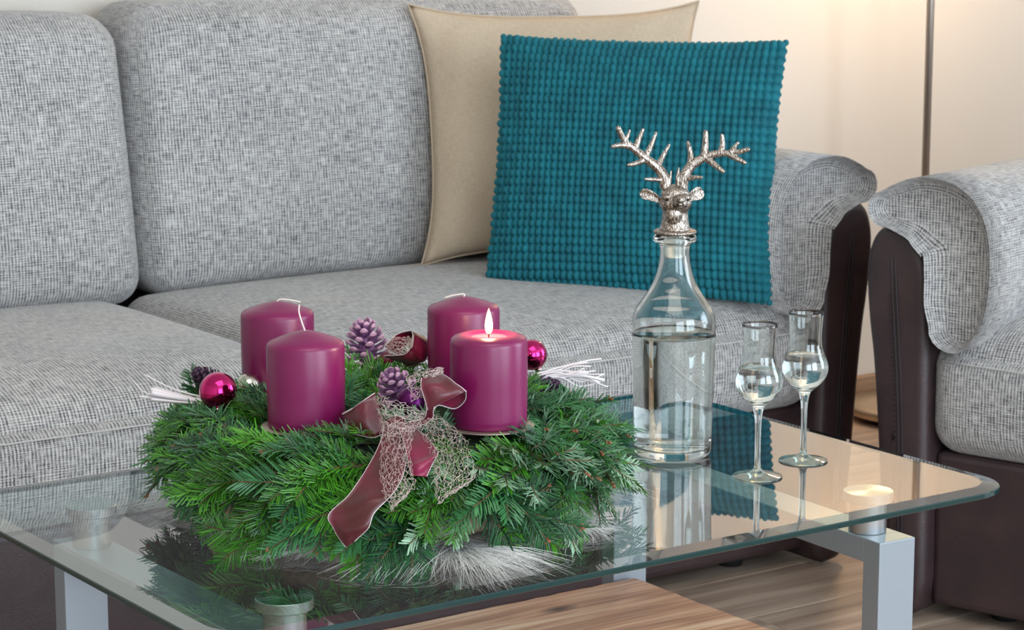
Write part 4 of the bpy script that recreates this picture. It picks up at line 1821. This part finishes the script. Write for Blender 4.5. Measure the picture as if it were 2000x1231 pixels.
# ------------------------------------------------------------------ candles
def candle(key, label, R_, Hs, dome, lit=False, wick='short'):
    x, y = CAND[key]
    # metal plate pinned into the wreath
    mb = MB()
    add_lathe(mb, [(0, -0.0012), (0.0500, -0.0012), (0.0512, 0.0), (0.0500, 0.0006), (0, 0.0006)], 56, 0,
              (x - WX, y - WY, CZ - TZ - 0.0010))
    mb.build('candle_plate', M['plate'], wreath)
    root = empty('candle', (x, y, CZ))
    tag(root, label, 'candle', 'purple pillar candles on the wreath')
    mb = MB()
    rb = R_ * 0.985
    if not lit:
        pr = [(0, 0), (rb - 0.002, 0), (rb, 0.002), (rb, 0.01), (R_, Hs * 0.5), (R_ * 0.995, Hs - 0.004), (R_ * 0.975, Hs - 0.0008),
              (R_ * 0.93, Hs + 0.0016), (R_ * 0.7, Hs + dome * 0.42), (R_ * 0.4, Hs + dome * 0.76), (R_ * 0.15, Hs + dome * 0.98),
              (R_ * 0.05, Hs + dome), (0, Hs + dome)]
        add_lathe(mb, pr, 72)
        mb.build('wax', M['wax'], root)
        top = Hs + dome
    else:
        pr = [(0, 0), (rb - 0.002, 0), (rb, 0.002), (rb, 0.01), (R_, Hs * 0.5), (R_ * 0.995, Hs - 0.004), (R_ * 0.975, Hs),
              (R_ * 0.92, Hs + 0.0022), (R_ * 0.75, Hs + 0.0046), (R_ * 0.62, Hs + 0.0052), (R_ * 0.52, Hs + 0.0036),
              (R_ * 0.42, Hs + 0.0012), (R_ * 0.2, Hs), (0, Hs)]
        add_lathe(mb, pr, 72)
        mb.build('wax', M['wax'], root)
        mb = MB()
        add_lathe(mb, [(0, Hs + 0.0018), (R_ * 0.44, Hs + 0.0018), (R_ * 0.455, Hs + 0.0022)], 48)
        mb.build('melt_pool', M['melt'], root)
        top = Hs
    mb = MB()
    rr3, tt3, zz3 = VR, VT, Vector((0, 0, 1))
    T0 = Vector((0, 0, top - 0.001))
    if wick == 'long':
        add_tube(mb, catmull([T0, T0 + zz3 * 0.012 - rr3 * 0.004, T0 + zz3 * 0.022 - rr3 * 0.0065, T0 + zz3 * 0.030 - rr3 * 0.0060], 5), 0.0009, 6)
    elif wick == 'foldright':
        add_tube(mb, catmull([T0, T0 + zz3 * 0.0035 + rr3 * 0.003, T0 + zz3 * 0.0030 + rr3 * 0.013, T0 + zz3 * 0.0002 + rr3 * 0.028], 5), 0.0008, 6)
    elif wick == 'foldleft':
        add_tube(mb, catmull([T0, T0 + zz3 * 0.0038 + rr3 * 0.001, T0 + zz3 * 0.0030 - rr3 * 0.009, T0 - zz3 * 0.0005 - rr3 * 0.023], 5), 0.0008, 6)
    else:
        add_tube(mb, catmull([T0, T0 + zz3 * 0.006, T0 + zz3 * 0.0105 + rr3 * 0.001, T0 + zz3 * 0.0100 + rr3 * 0.0035], 4), 0.0008, 6)
    mb.build('wick', M['burnt'] if lit else M['wick'], root)
    if lit:
        mb = MB()
        fl = [(0.0, 0.005), (0.0030, 0.0070), (0.0042, 0.0110), (0.0045, 0.0155), (0.0038, 0.0210), (0.0026, 0.0265),
              (0.0012, 0.0315), (0.0, 0.0345)]
        add_lathe(mb, spline_prof(fl, 4), 20, 0, (0, 0, top))
        f = mb.build('flame', M['flame'], root)
        f['label'] = 'bright yellow flame'
        ld = bpy.data.lights.new('flame_light', 'POINT')
        ld.energy = 0.55
        ld.color = (1.0, 0.56, 0.22)
        ld.shadow_soft_size = 0.004
        lo = bpy.data.objects.new('flame_light', ld)
        lo.location = (x, y, CZ + top + 0.020)
        COL.objects.link(lo)


candle('BL', 'unlit purple pillar candle at the back left, its wick folded to the right', 0.0436, 0.094, 0.013, wick='foldright')
candle('BR', 'unlit purple pillar candle directly behind the burning one', 0.0436, 0.094, 0.013, wick='foldleft')
candle('FL', 'unlit purple pillar candle at the front left with an upright white wick', 0.0436, 0.093, 0.014, wick='long')
candle('FR', 'burning purple pillar candle at the front right of the wreath', 0.0432, 0.097, 0.0, lit=True)


# ------------------------------------------------------------------ baubles
def bauble(label, x, y, z, r, mat, tilt, group=None):
    root = empty('bauble', (x, y, z))
    root.rotation_euler = tilt
    tag(root, label, 'bauble', group)
    mb = MB()
    prof = [(r * sin(pi * k / 28), -r * cos(pi * k / 28)) for k in range(29)]
    prof[0], prof[-1] = (0, -r), (0, r)
    add_lathe(mb, prof, 48)
    mb.build('ball', mat, root)
    mb = MB()
    add_lathe(mb, [(0, r * 0.97), (r * 0.24, r * 0.95), (r * 0.25, r * 1.12), (r * 0.20, r * 1.16), (0, r * 1.16)], 20)
    c = mb.build('cap', M['silverball'], root)
    mb = MB()
    pts = [(r * 0.10 * cos(a), 0, r * 1.24 + r * 0.12 * sin(a)) for a in [2 * pi * k / 12 for k in range(13)]]
    add_tube(mb, pts, r * 0.02, 5)
    mb.build('hanging_loop', M['wire'], c)


bauble('shiny magenta bauble at the left rim of the wreath', -0.318, 0.076, 0.597, 0.0218, M['magenta'], (2.7, 0.3, 0), 'magenta baubles')
bauble('small champagne silver bauble half hidden between left bauble and candles', -0.262, 0.108, 0.590, 0.0150, M['silverball'], (2.8, 0.0, 0))
bauble('shiny magenta bauble behind the right side of the burning candle', 0.083, 0.020, 0.603, 0.0190, M['magenta'], (2.8, -0.3, 0), 'magenta baubles')
bauble('matt dark purple bauble in the middle of the front bow', -0.176, -0.112, 0.600, 0.0168, M['darkball'], (2.8, 0.2, 0.5))


# ------------------------------------------------------------------ pine cones (every scale its own part)
def scale_mesh(mat, ln, wd, th, hook):
    mb = MB()
    secs = [(0.0, 0.32, 0.5, 0), (0.45, 0.70, 0.7, 0.02), (0.78, 1.0, 0.9, 0.08), (0.93, 0.92, 1.45, 0.20), (1.02, 0.45, 0.7, 0.38)]
    vs, fs = [], []
    for t, w_, h_, z_ in secs:
        for a in range(8):
            an = 2 * pi * a / 8
            vs.append((wd * w_ * 0.5 * cos(an), ln * t, th * h_ * 0.5 * sin(an) + z_ * hook))
    for i in range(len(secs) - 1):
        for a in range(8):
            b = (a + 1) % 8
            fs.append((i * 8 + a, i * 8 + b, (i + 1) * 8 + b, (i + 1) * 8 + a))
    fs.append(tuple(range(8)))
    fs.append(tuple(range(32, 40))[::-1])
    mb.add(vs, fs)
    o = mb.build('scale', mat, None, smooth=False)
    fix_normals(o)
    me = o.data
    bpy.data.objects.remove(o)
    return me


def pine_cone(label, loc, axis, length, rad, mat, nsc, sl, sw, stht, group=None, open_=0.8, cat='pine cone', name='pine_cone'):
    root = empty(name, loc)
    q = Vector((0, 0, 1)).rotation_difference(Vector(axis).normalized())
    root.rotation_mode = 'QUATERNION'
    root.rotation_quaternion = q
    tag(root, label, cat, group)
    mb = MB()
    add_lathe(mb, spline_prof([(0, -length * 0.5), (rad * 0.35, -length * 0.46), (rad * 0.42, -length * 0.1), (rad * 0.30, length * 0.25),
                               (0.0, length * 0.48)], 4), 16)
    mb.build('core', mat, root)
    me = scale_mesh(mat, sl, sw, stht, sl * 0.5)
    for i in range(nsc):
        t = (i + 0.5) / nsc
        z = -length * 0.46 + length * 0.92 * t
        env = sin(pi * (0.16 + 0.80 * t)) ** 0.7
        a = i * 2.39996
        el = (-0.35 + 1.65 * t ** 1.1) * open_          # tips rise towards the top
        s = (0.55 + 0.55 * env)
        o = bpy.data.objects.new('scale', me)
        COL.objects.link(o)
        o.parent = root
        r0 = rad * 0.10
        o.matrix_local = (Matrix.Translation((r0 * cos(a), r0 * sin(a), z)) @ Matrix.Rotation(a - pi / 2, 4, 'Z')
                          @ Matrix.Rotation(el, 4, 'X') @ Matrix.Diagonal((s, (rad / sl) * (0.35 + 0.62 * env), s, 1)))


pine_cone('frosted lilac pine cone between the two back candles', (-0.073, 0.150, 0.607), VR * -0.12 + Vector((0, 0, 1)), 0.056, 0.026,
          M['cone'], 56, 0.015, 0.0108, 0.0036, 'lilac pine cones')
pine_cone('frosted lilac pine cone in the middle of the wreath, under the silver net', (-0.148, -0.045, 0.592),
          VR * -0.45 + VT * 0.35 + Vector((0, 0, 1)), 0.052, 0.0245,
          M['cone'], 52, 0.015, 0.0108, 0.0036, 'lilac pine cones')
pine_cone('slim dark purple cone right of the burning candle', (0.050, -0.028, 0.577), VR * 1.0 + Vector((0, 0, 0.05)), 0.058, 0.0150,
          M['darkcone'], 90, 0.009, 0.0068, 0.0012, 'dark purple cones', open_=0.95)
pine_cone('small dark purple cone behind the left magenta bauble', (-0.292, 0.138, 0.592), VR * -0.5 + Vector((0, 0, 0.35)), 0.044, 0.0165,
          M['darkcone'], 80, 0.009, 0.0072, 0.0013, 'dark purple cones', open_=0.95)


# ------------------------------------------------------------------ bundles of white twigs
def white_bundle(label, root_loc, dirs):
    root = empty('twig_bundle', root_loc)
    tag(root, label, 'twigs', 'white painted twig bundles')
    for pts, r0, r1 in dirs:
        mb = MB()
        P = catmull(pts, 5)
        n = len(P)
        add_tube(mb, P, [r0 + (r1 - r0) * i / (n - 1) for i in range(n)], 7)
        mb.build('twig', M['whitewood'], root)


def rt(a, t, z):
    return VR * a + VT * t + Vector((0, 0, z))


bl_dirs = []
rnd = random.Random(31)
for i in range(9):
    zz = rnd.uniform(-0.004, 0.010)
    sp_ = rnd.uniform(-0.010, 0.012)
    ln = rnd.uniform(0.048, 0.066)
    bl_dirs.append(([rt(0.02, sp_ * 0.3, zz * 0.3 - 0.004), rt(-ln * 0.4, sp_ * 0.6, zz * 0.6), rt(-ln, sp_, zz + 0.004)],
                    0.0013 + 0.0007 * (i % 2), 0.0017 + 0.0016 * (i % 3 == 0)))
bl_dirs.append(([rt(0.03, 0, 0.0), rt(-0.02, 0.0, 0.012), rt(-0.058, 0.004, 0.032)], 0.0012, 0.0006))
bl_dirs.append(([rt(0.0, 0, 0.0), rt(-0.05, 0.002, 0.008), rt(-0.062, 0.004, 0.014), rt(-0.072, 0.004, 0.026)], 0.0008, 0.0004))
white_bundle('bundle of white painted twigs poking out at the left end of the wreath', (-0.317, 0.135, 0.575), bl_dirs)
br_dirs = []
for i in range(15):
    zz = rnd.uniform(-0.012, 0.012)
    sp_ = rnd.uniform(-0.016, 0.016)
    ln = rnd.uniform(0.052, 0.082)
    wv = rnd.uniform(-0.005, 0.005)
    br_dirs.append(([rt(-0.02, sp_ * 0.3, zz * 0.2 - 0.006), rt(ln * 0.3, sp_ * 0.5 + wv, zz * 0.5 + wv),
                     rt(ln * 0.65, sp_ * 0.8, zz * 0.8 - wv), rt(ln, sp_, zz + rnd.uniform(-0.006, 0.006))],
                    0.0009, 0.0008 + 0.0012 * (i % 6 == 0)))
br_dirs.append(([rt(-0.01, 0, 0.0), rt(0.022, 0.0, 0.010), rt(0.055, 0.004, 0.019), rt(0.074, 0.0, 0.021)], 0.0012, 0.0008))
white_bundle('bundle of white painted twigs fanning out right of the burning candle', (0.062, -0.026, 0.587), br_dirs)


# ------------------------------------------------------------------ ribbons
def ribbon_surface(rows, n=7, m=8):
    """rows: list of (pointA, pointB[, belly vector]) -> dense grid"""
    A = catmull([r[0] for r in rows], n)
    B = catmull([r[1] for r in rows], n)
    Cc = catmull([(r[0] + r[1]) / 2 + (r[2] if len(r) > 2 else Vector((0, 0, 0))) for r in rows], n)
    grid = []
    for a, b, c in zip(A, B, Cc):
        row = []
        for k in range(m + 1):
            t = k / m
            ctrl = 2 * c - (a + b) / 2
            row.append(a * (1 - t) ** 2 + ctrl * 2 * t * (1 - t) + b * t * t)
        grid.append(row)
    return grid


def add_ribbon(parent, name, rows, mats, wires=True, n=7, m=8, thick=0.0005, crinkle=0.0012, seed=1):
    g = ribbon_surface(rows, n, m)
    rnd = random.Random(seed)
    ph = [rnd.uniform(0, 6) for _ in range(4)]
    R_, C_ = len(g), m + 1
    nr = []
    for i in range(R_):
        row = []
        for k in range(C_):
            du = g[min(i + 1, R_ - 1)][k] - g[max(i - 1, 0)][k]
            dv = g[i][min(k + 1, C_ - 1)] - g[i][max(k - 1, 0)]
            nn = du.cross(dv)
            nn = nn.normalized() if nn.length > 1e-12 else Vector((0, 0, 1))
            row.append(nn)
        nr.append(row)
    for i in range(R_):
        for k in range(C_):
            w_ = sin(i * 0.55 + ph[0] + k * 0.3) * 0.6 + sin(i * 0.23 - k * 0.8 + ph[1]) * 0.4
            g[i][k] = g[i][k] + nr[i][k] * crinkle * w_ * (0.4 + 0.6 * sin(pi * k / m))
    mb = MB()
    front = [g[i][k] + nr[i][k] * thick / 2 for i in range(R_) for k in range(C_)]
    back = [g[i][k] - nr[i][k] * thick / 2 for i in range(R_) for k in range(C_)]
    nv = len(front)
    fs, ms = [], []
    for i in range(R_ - 1):
        for k in range(C_ - 1):
            a = i * C_ + k
            fs.append((a, a + C_, a + C_ + 1, a + 1))
            ms.append(0)
            fs.append((nv + a, nv + a + 1, nv + a + C_ + 1, nv + a + C_))
            ms.append(1)
    for i in range(R_ - 1):
        for k in (0, C_ - 1):
            a = i * C_ + k
            fs.append((a, a + C_, nv + a + C_, nv + a))
            ms.append(0)
    for k in range(C_ - 1):
        for i in (0, R_ - 1):
            a = i * C_ + k
            fs.append((a, a + 1, nv + a + 1, nv + a))
            ms.append(0)
    mb.add(front + back, fs, ms)
    o = mb.build(name, mats, parent)
    if wires:
        mb = MB()
        add_tube(mb, [g[i][0] for i in range(R_)], 0.00055, 5)
        add_tube(mb, [g[i][-1] for i in range(R_)], 0.00055, 5)
        mb.build('wire_edge', M['wire'], o)
    return o, g


def add_net(parent, g, cols, rows_, seed, r=0.00021, lift=0.0012, holes=0.12, fray=0.0):
    """irregular spider-web net laid over the surface grid g"""
    rnd = random.Random(seed)
    R_, C_ = len(g), len(g[0])

    def at(s, t):
        s = min(max(s, 0), 0.9999) * (R_ - 1)
        t = min(max(t, 0), 0.9999) * (C_ - 1)
        i, k = int(s), int(t)
        fs_, ft = s - i, t - k
        return (g[i][k].lerp(g[i][k + 1], ft)).lerp(g[i + 1][k].lerp(g[i + 1][k + 1], ft), fs_)
    pts = {}
    for i in range(rows_ + 1):
        for j in range(cols + 1):
            s = (i + rnd.uniform(-0.42, 0.42)) / rows_
            t = (j + (0.5 if i % 2 else 0) + rnd.uniform(-0.4, 0.4)) / cols
            pts[i, j] = at(s, t) + Vector((rnd.gauss(0, 0.0009), rnd.gauss(0, 0.0009), rnd.gauss(0, 0.0009) + lift))
    mb = MB()
    for i in range(rows_ + 1):
        for j in range(cols + 1):
            for di, dj in ((1, 0), (1, -1 if i % 2 == 0 else 1), (0, 1)):
                q = pts.get((i + di, j + dj))
                if q is None or rnd.random() < (0.45 if di == 0 else holes):
                    continue
                p = pts[i, j]
                mid = (p + q) / 2 + Vector((rnd.gauss(0, 0.0008), rnd.gauss(0, 0.0008), rnd.gauss(0, 0.0008)))
                add_tube(mb, [p, mid, q], r * rnd.uniform(0.7, 1.3), 3, cap=False)
    o = mb.build('silver_net', M['net'], parent)
    o['kind'] = 'stuff'
    o['label'] = 'silvery pink web netting'
    return o


# front bow, measured from its knot: a = right, b = up, e = towards the viewer (bow units of 1/1770 m)
KN = Vector((-0.212, -0.135, 0.583))
bow = empty('bow', KN)
tag(bow, 'wine red wired satin bow with silvery net on the front of the wreath', 'bow')


def bp(px, py, e):
    a, b = (px - 770) / 1790.0, (830 - py) / 1790.0
    return VR * a + VT * e + Vector((0, 0, b + e * 0.20))


satin = [M['satin'], M['satin_in']]
# left loop: narrow end at the left, open mouth towards the knot
add_ribbon(bow, 'loop', [
    (bp(734, 766, 0.034), bp(757, 843, 0.046)),
    (bp(714, 780, 0.040), bp(734, 853, 0.052), VT * 0.006),
    (bp(692, 796, 0.034), bp(712, 851, 0.048), VT * 0.007),
    (bp(672, 808, 0.020), bp(690, 844, 0.034), VT * 0.003),
    (bp(669, 807, 0.004), bp(682, 836, 0.018), VR * -0.002),
    (bp(690, 796, -0.006), bp(702, 836, 0.010), VT * -0.004),
    (bp(720, 784, 0.000), bp(728, 836, 0.014), VT * -0.006),
    (bp(752, 792, 0.014), bp(762, 836, 0.022))], satin, seed=4)
# right loop: brown tube falling from its top left to the mouth at the right
add_ribbon(bow, 'loop', [
    (bp(824, 736, 0.026), bp(862, 727, 0.006)),
    (bp(824, 752, 0.034), bp(882, 740, 0.020), VT * 0.010),
    (bp(829, 772, 0.038), bp(898, 752, 0.026), VT * 0.012),
    (bp(838, 800, 0.040), bp(911, 763, 0.026), VT * 0.010 + VR * -0.006)], satin, seed=9)
add_ribbon(bow, 'loop', [
    (bp(911, 762, 0.026), bp(862, 727, 0.004)),
    (bp(909, 780, 0.018), bp(862, 745, -0.004), VR * 0.003),
    (bp(888, 798, 0.014), bp(846, 765, -0.002), VT * -0.004),
    (bp(858, 790, 0.022), bp(836, 775, 0.012)),
    (bp(846, 803, 0.030), bp(830, 790, 0.020))], [M['satin_in'], M['satin_in']], seed=12)
add_ribbon(bow, 'loop', [
    (bp(828, 770, 0.036), bp(852, 782, 0.040)),
    (bp(834, 796, 0.036), bp(848, 800, 0.038)),
    (bp(828, 816, 0.032), bp(842, 820, 0.034)),
    (bp(790, 826, 0.024), bp(800, 842, 0.028))], satin, seed=13)
# long tail to the lower left
_, tail_grid = add_ribbon(bow, 'tail', [
    (bp(752, 824, 0.030), bp(792, 836, 0.034)),
    (bp(748, 860, 0.068), bp(800, 872, 0.078), VT * 0.004),
    (bp(724, 914, 0.115), bp(797, 915, 0.125), VT * -0.002),
    (bp(694, 958, 0.144), bp(778, 955, 0.156), VT * 0.004),
    (bp(659, 996, 0.156), bp(746, 988, 0.170), VT * 0.002),
    (bp(668, 1020, 0.158), bp(734, 1018, 0.174), VT * 0.006),
    (bp(691, 1056, 0.166), bp(708, 1044, 0.172))], [M['satin'], M['satin_in']], seed=15, crinkle=0.0022)
# short magenta tail to the lower right
add_ribbon(bow, 'tail', [
    (bp(776, 826, 0.036), bp(806, 830, 0.034)),
    (bp(788, 850, 0.064), bp(832, 848, 0.068), VT * 0.003),
    (bp(800, 880, 0.096), bp(858, 876, 0.093), VT * 0.012),
    (bp(806, 905, 0.116), bp(858, 884, 0.105), VT * 0.014),
    (bp(812, 921, 0.127), bp(840, 924, 0.126), VT * 0.002)], [M['satin_in'], M['satin']], seed=18, crinkle=0.0018)
mb = MB()
add_ell(mb, bp(772, 832, 0.029), (0.014, 0.012, 0.011), None, 16, 10)
mb.build('knot', M['satin'], bow)


def net_patch(parent, rows, cols, rws, seed, **kw):
    g = ribbon_surface(rows, 7, 8)
    return add_net(parent, g, cols, rws, seed, **kw)


net_patch(bow, [
    (bp(734, 772, 0.048), bp(752, 845, 0.071)),
    (bp(762, 776, 0.054), bp(770, 850, 0.076), VT * 0.010),
    (bp(800, 790, 0.052), bp(806, 842, 0.066), VT * 0.008),
    (bp(834, 806, 0.046), bp(818, 836, 0.050))], 13, 17, 41)
net_patch(bow, [
    (bp(752, 822, 0.062), bp(812, 836, 0.064)),
    (bp(750, 862, 0.090), bp(808, 862, 0.094), VT * 0.008),
    (bp(752, 904, 0.126), bp(812, 908, 0.133), VT * 0.008),
    (bp(756, 944, 0.155), bp(818, 944, 0.157), VT * 0.004),
    (bp(778, 988, 0.172), bp(790, 972, 0.172))], 12, 28, 43)
net_patch(bow, [
    (bp(812, 828, 0.054), bp(852, 812, 0.048)),
    (bp(832, 856, 0.078), bp(900, 842, 0.070), VT * 0.010),
    (bp(850, 902, 0.119), bp(920, 880, 0.104), VT * 0.010),
    (bp(854, 940, 0.146), bp(930, 926, 0.135), VT * 0.006),
    (bp(862, 978, 0.162), bp(900, 948, 0.154))], 14, 28, 47)
net_patch(bow, [
    (bp(792, 735, 0.024), bp(806, 780, 0.032)),
    (bp(818, 722, 0.020), bp(826, 775, 0.030), VT * 0.004),
    (bp(840, 722, 0.014), bp(838, 745, 0.022)),
    (bp(864, 716, 0.008), bp(862, 728, 0.010))], 11, 14, 51)

# back bow: one open loop seen from its mouth
KB = Vector((-0.046, 0.096, 0.613))
bow2 = empty('bow', KB)
tag(bow2, 'dark wine red ribbon loop left of the back right candle, lined with silvery net', 'bow')


def bq(px, py, e):
    a, b = (px - 790) / 1612.0, (676 - py) / 1612.0
    return VR * a + VT * e + Vector((0, 0, b + e * 0.20))


add_ribbon(bow2, 'loop', [
    (bq(742, 690, 0.016), bq(790, 712, 0.0)),
    (bq(782, 688, 0.024), bq(812, 705, 0.006), VT * 0.004),
    (bq(797, 668, 0.020), bq(829, 684, 0.000), VR * 0.003),
    (bq(797, 645, 0.006), bq(830, 664, -0.012), VR * 0.003),
    (bq(788, 641, -0.012), bq(812, 650, -0.022)),
    (bq(762, 650, -0.014), bq(790, 660, -0.024)),
    (bq(742, 672, -0.004), bq(770, 690, -0.014))], [M['satin_in'], M['satin']], seed=23)
add_ribbon(bow2, 'loop', [
    (bq(770, 690, 0.012), bq(800, 705, 0.004)),
    (bq(796, 676, 0.022), bq(822, 700, 0.012), VT * 0.003),
    (bq(800, 650, 0.014), bq(829, 672, 0.004), VR * 0.003)], [M['satin'], M['satin_in']], seed=29)
net_patch(bow2, [
    (bq(745, 668, 0.018), bq(752, 690, 0.024)),
    (bq(766, 655, 0.018), bq(770, 688, 0.026), VT * 0.004),
    (bq(786, 655, 0.016), bq(788, 684, 0.026), VT * 0.003),
    (bq(796, 658, 0.016), bq(796, 676, 0.022))], 11, 16, 57)
mb = MB()
add_ell(mb, bq(746, 696, 0.0), (0.010, 0.009, 0.008), None, 14, 8)
mb.build('knot', M['satin'], bow2)


# ------------------------------------------------------------------ final placement
# room, sofas, cushions and floor lamp were measured with a 0.45 m table; with the true glass height they
# stand proportionally farther away and larger; everything of the table group is lifted by DT
KS = 1.07
PIV = Vector((-1.58668, -2.32197, 0))
ROOM = ('floor', 'ceiling', 'wall_', 'window_', 'baseboard', 'sofa', 'throw_pillow', 'floor_lamp', 'lamp_bulb_light',
        'ceiling_bounce_fill')
done = set()


def scale_tree(o, top=True):
    if top:
        o.location = PIV + (Vector(o.location) - PIV) * KS
    else:
        o.location = Vector(o.location) * KS
    if o.type == 'MESH' and o.data.name not in done:
        done.add(o.data.name)
        if top:
            # mesh modelled in world space round an origin at zero: keep it consistent
            o.data.transform(Matrix.Scale(KS, 4))
        else:
            o.data.transform(Matrix.Scale(KS, 4))
    if o.type == 'LIGHT' and o.data.type == 'AREA':
        o.data.size *= KS
        o.data.size_y *= KS
    for c in o.children:
        scale_tree(c, False)


bpy.context.view_layer.update()
for o in list(bpy.data.objects):
    if o.parent or o.type == 'CAMERA':
        continue
    if o.name.startswith(ROOM):
        scale_tree(o)
    else:
        o.location.z += DT
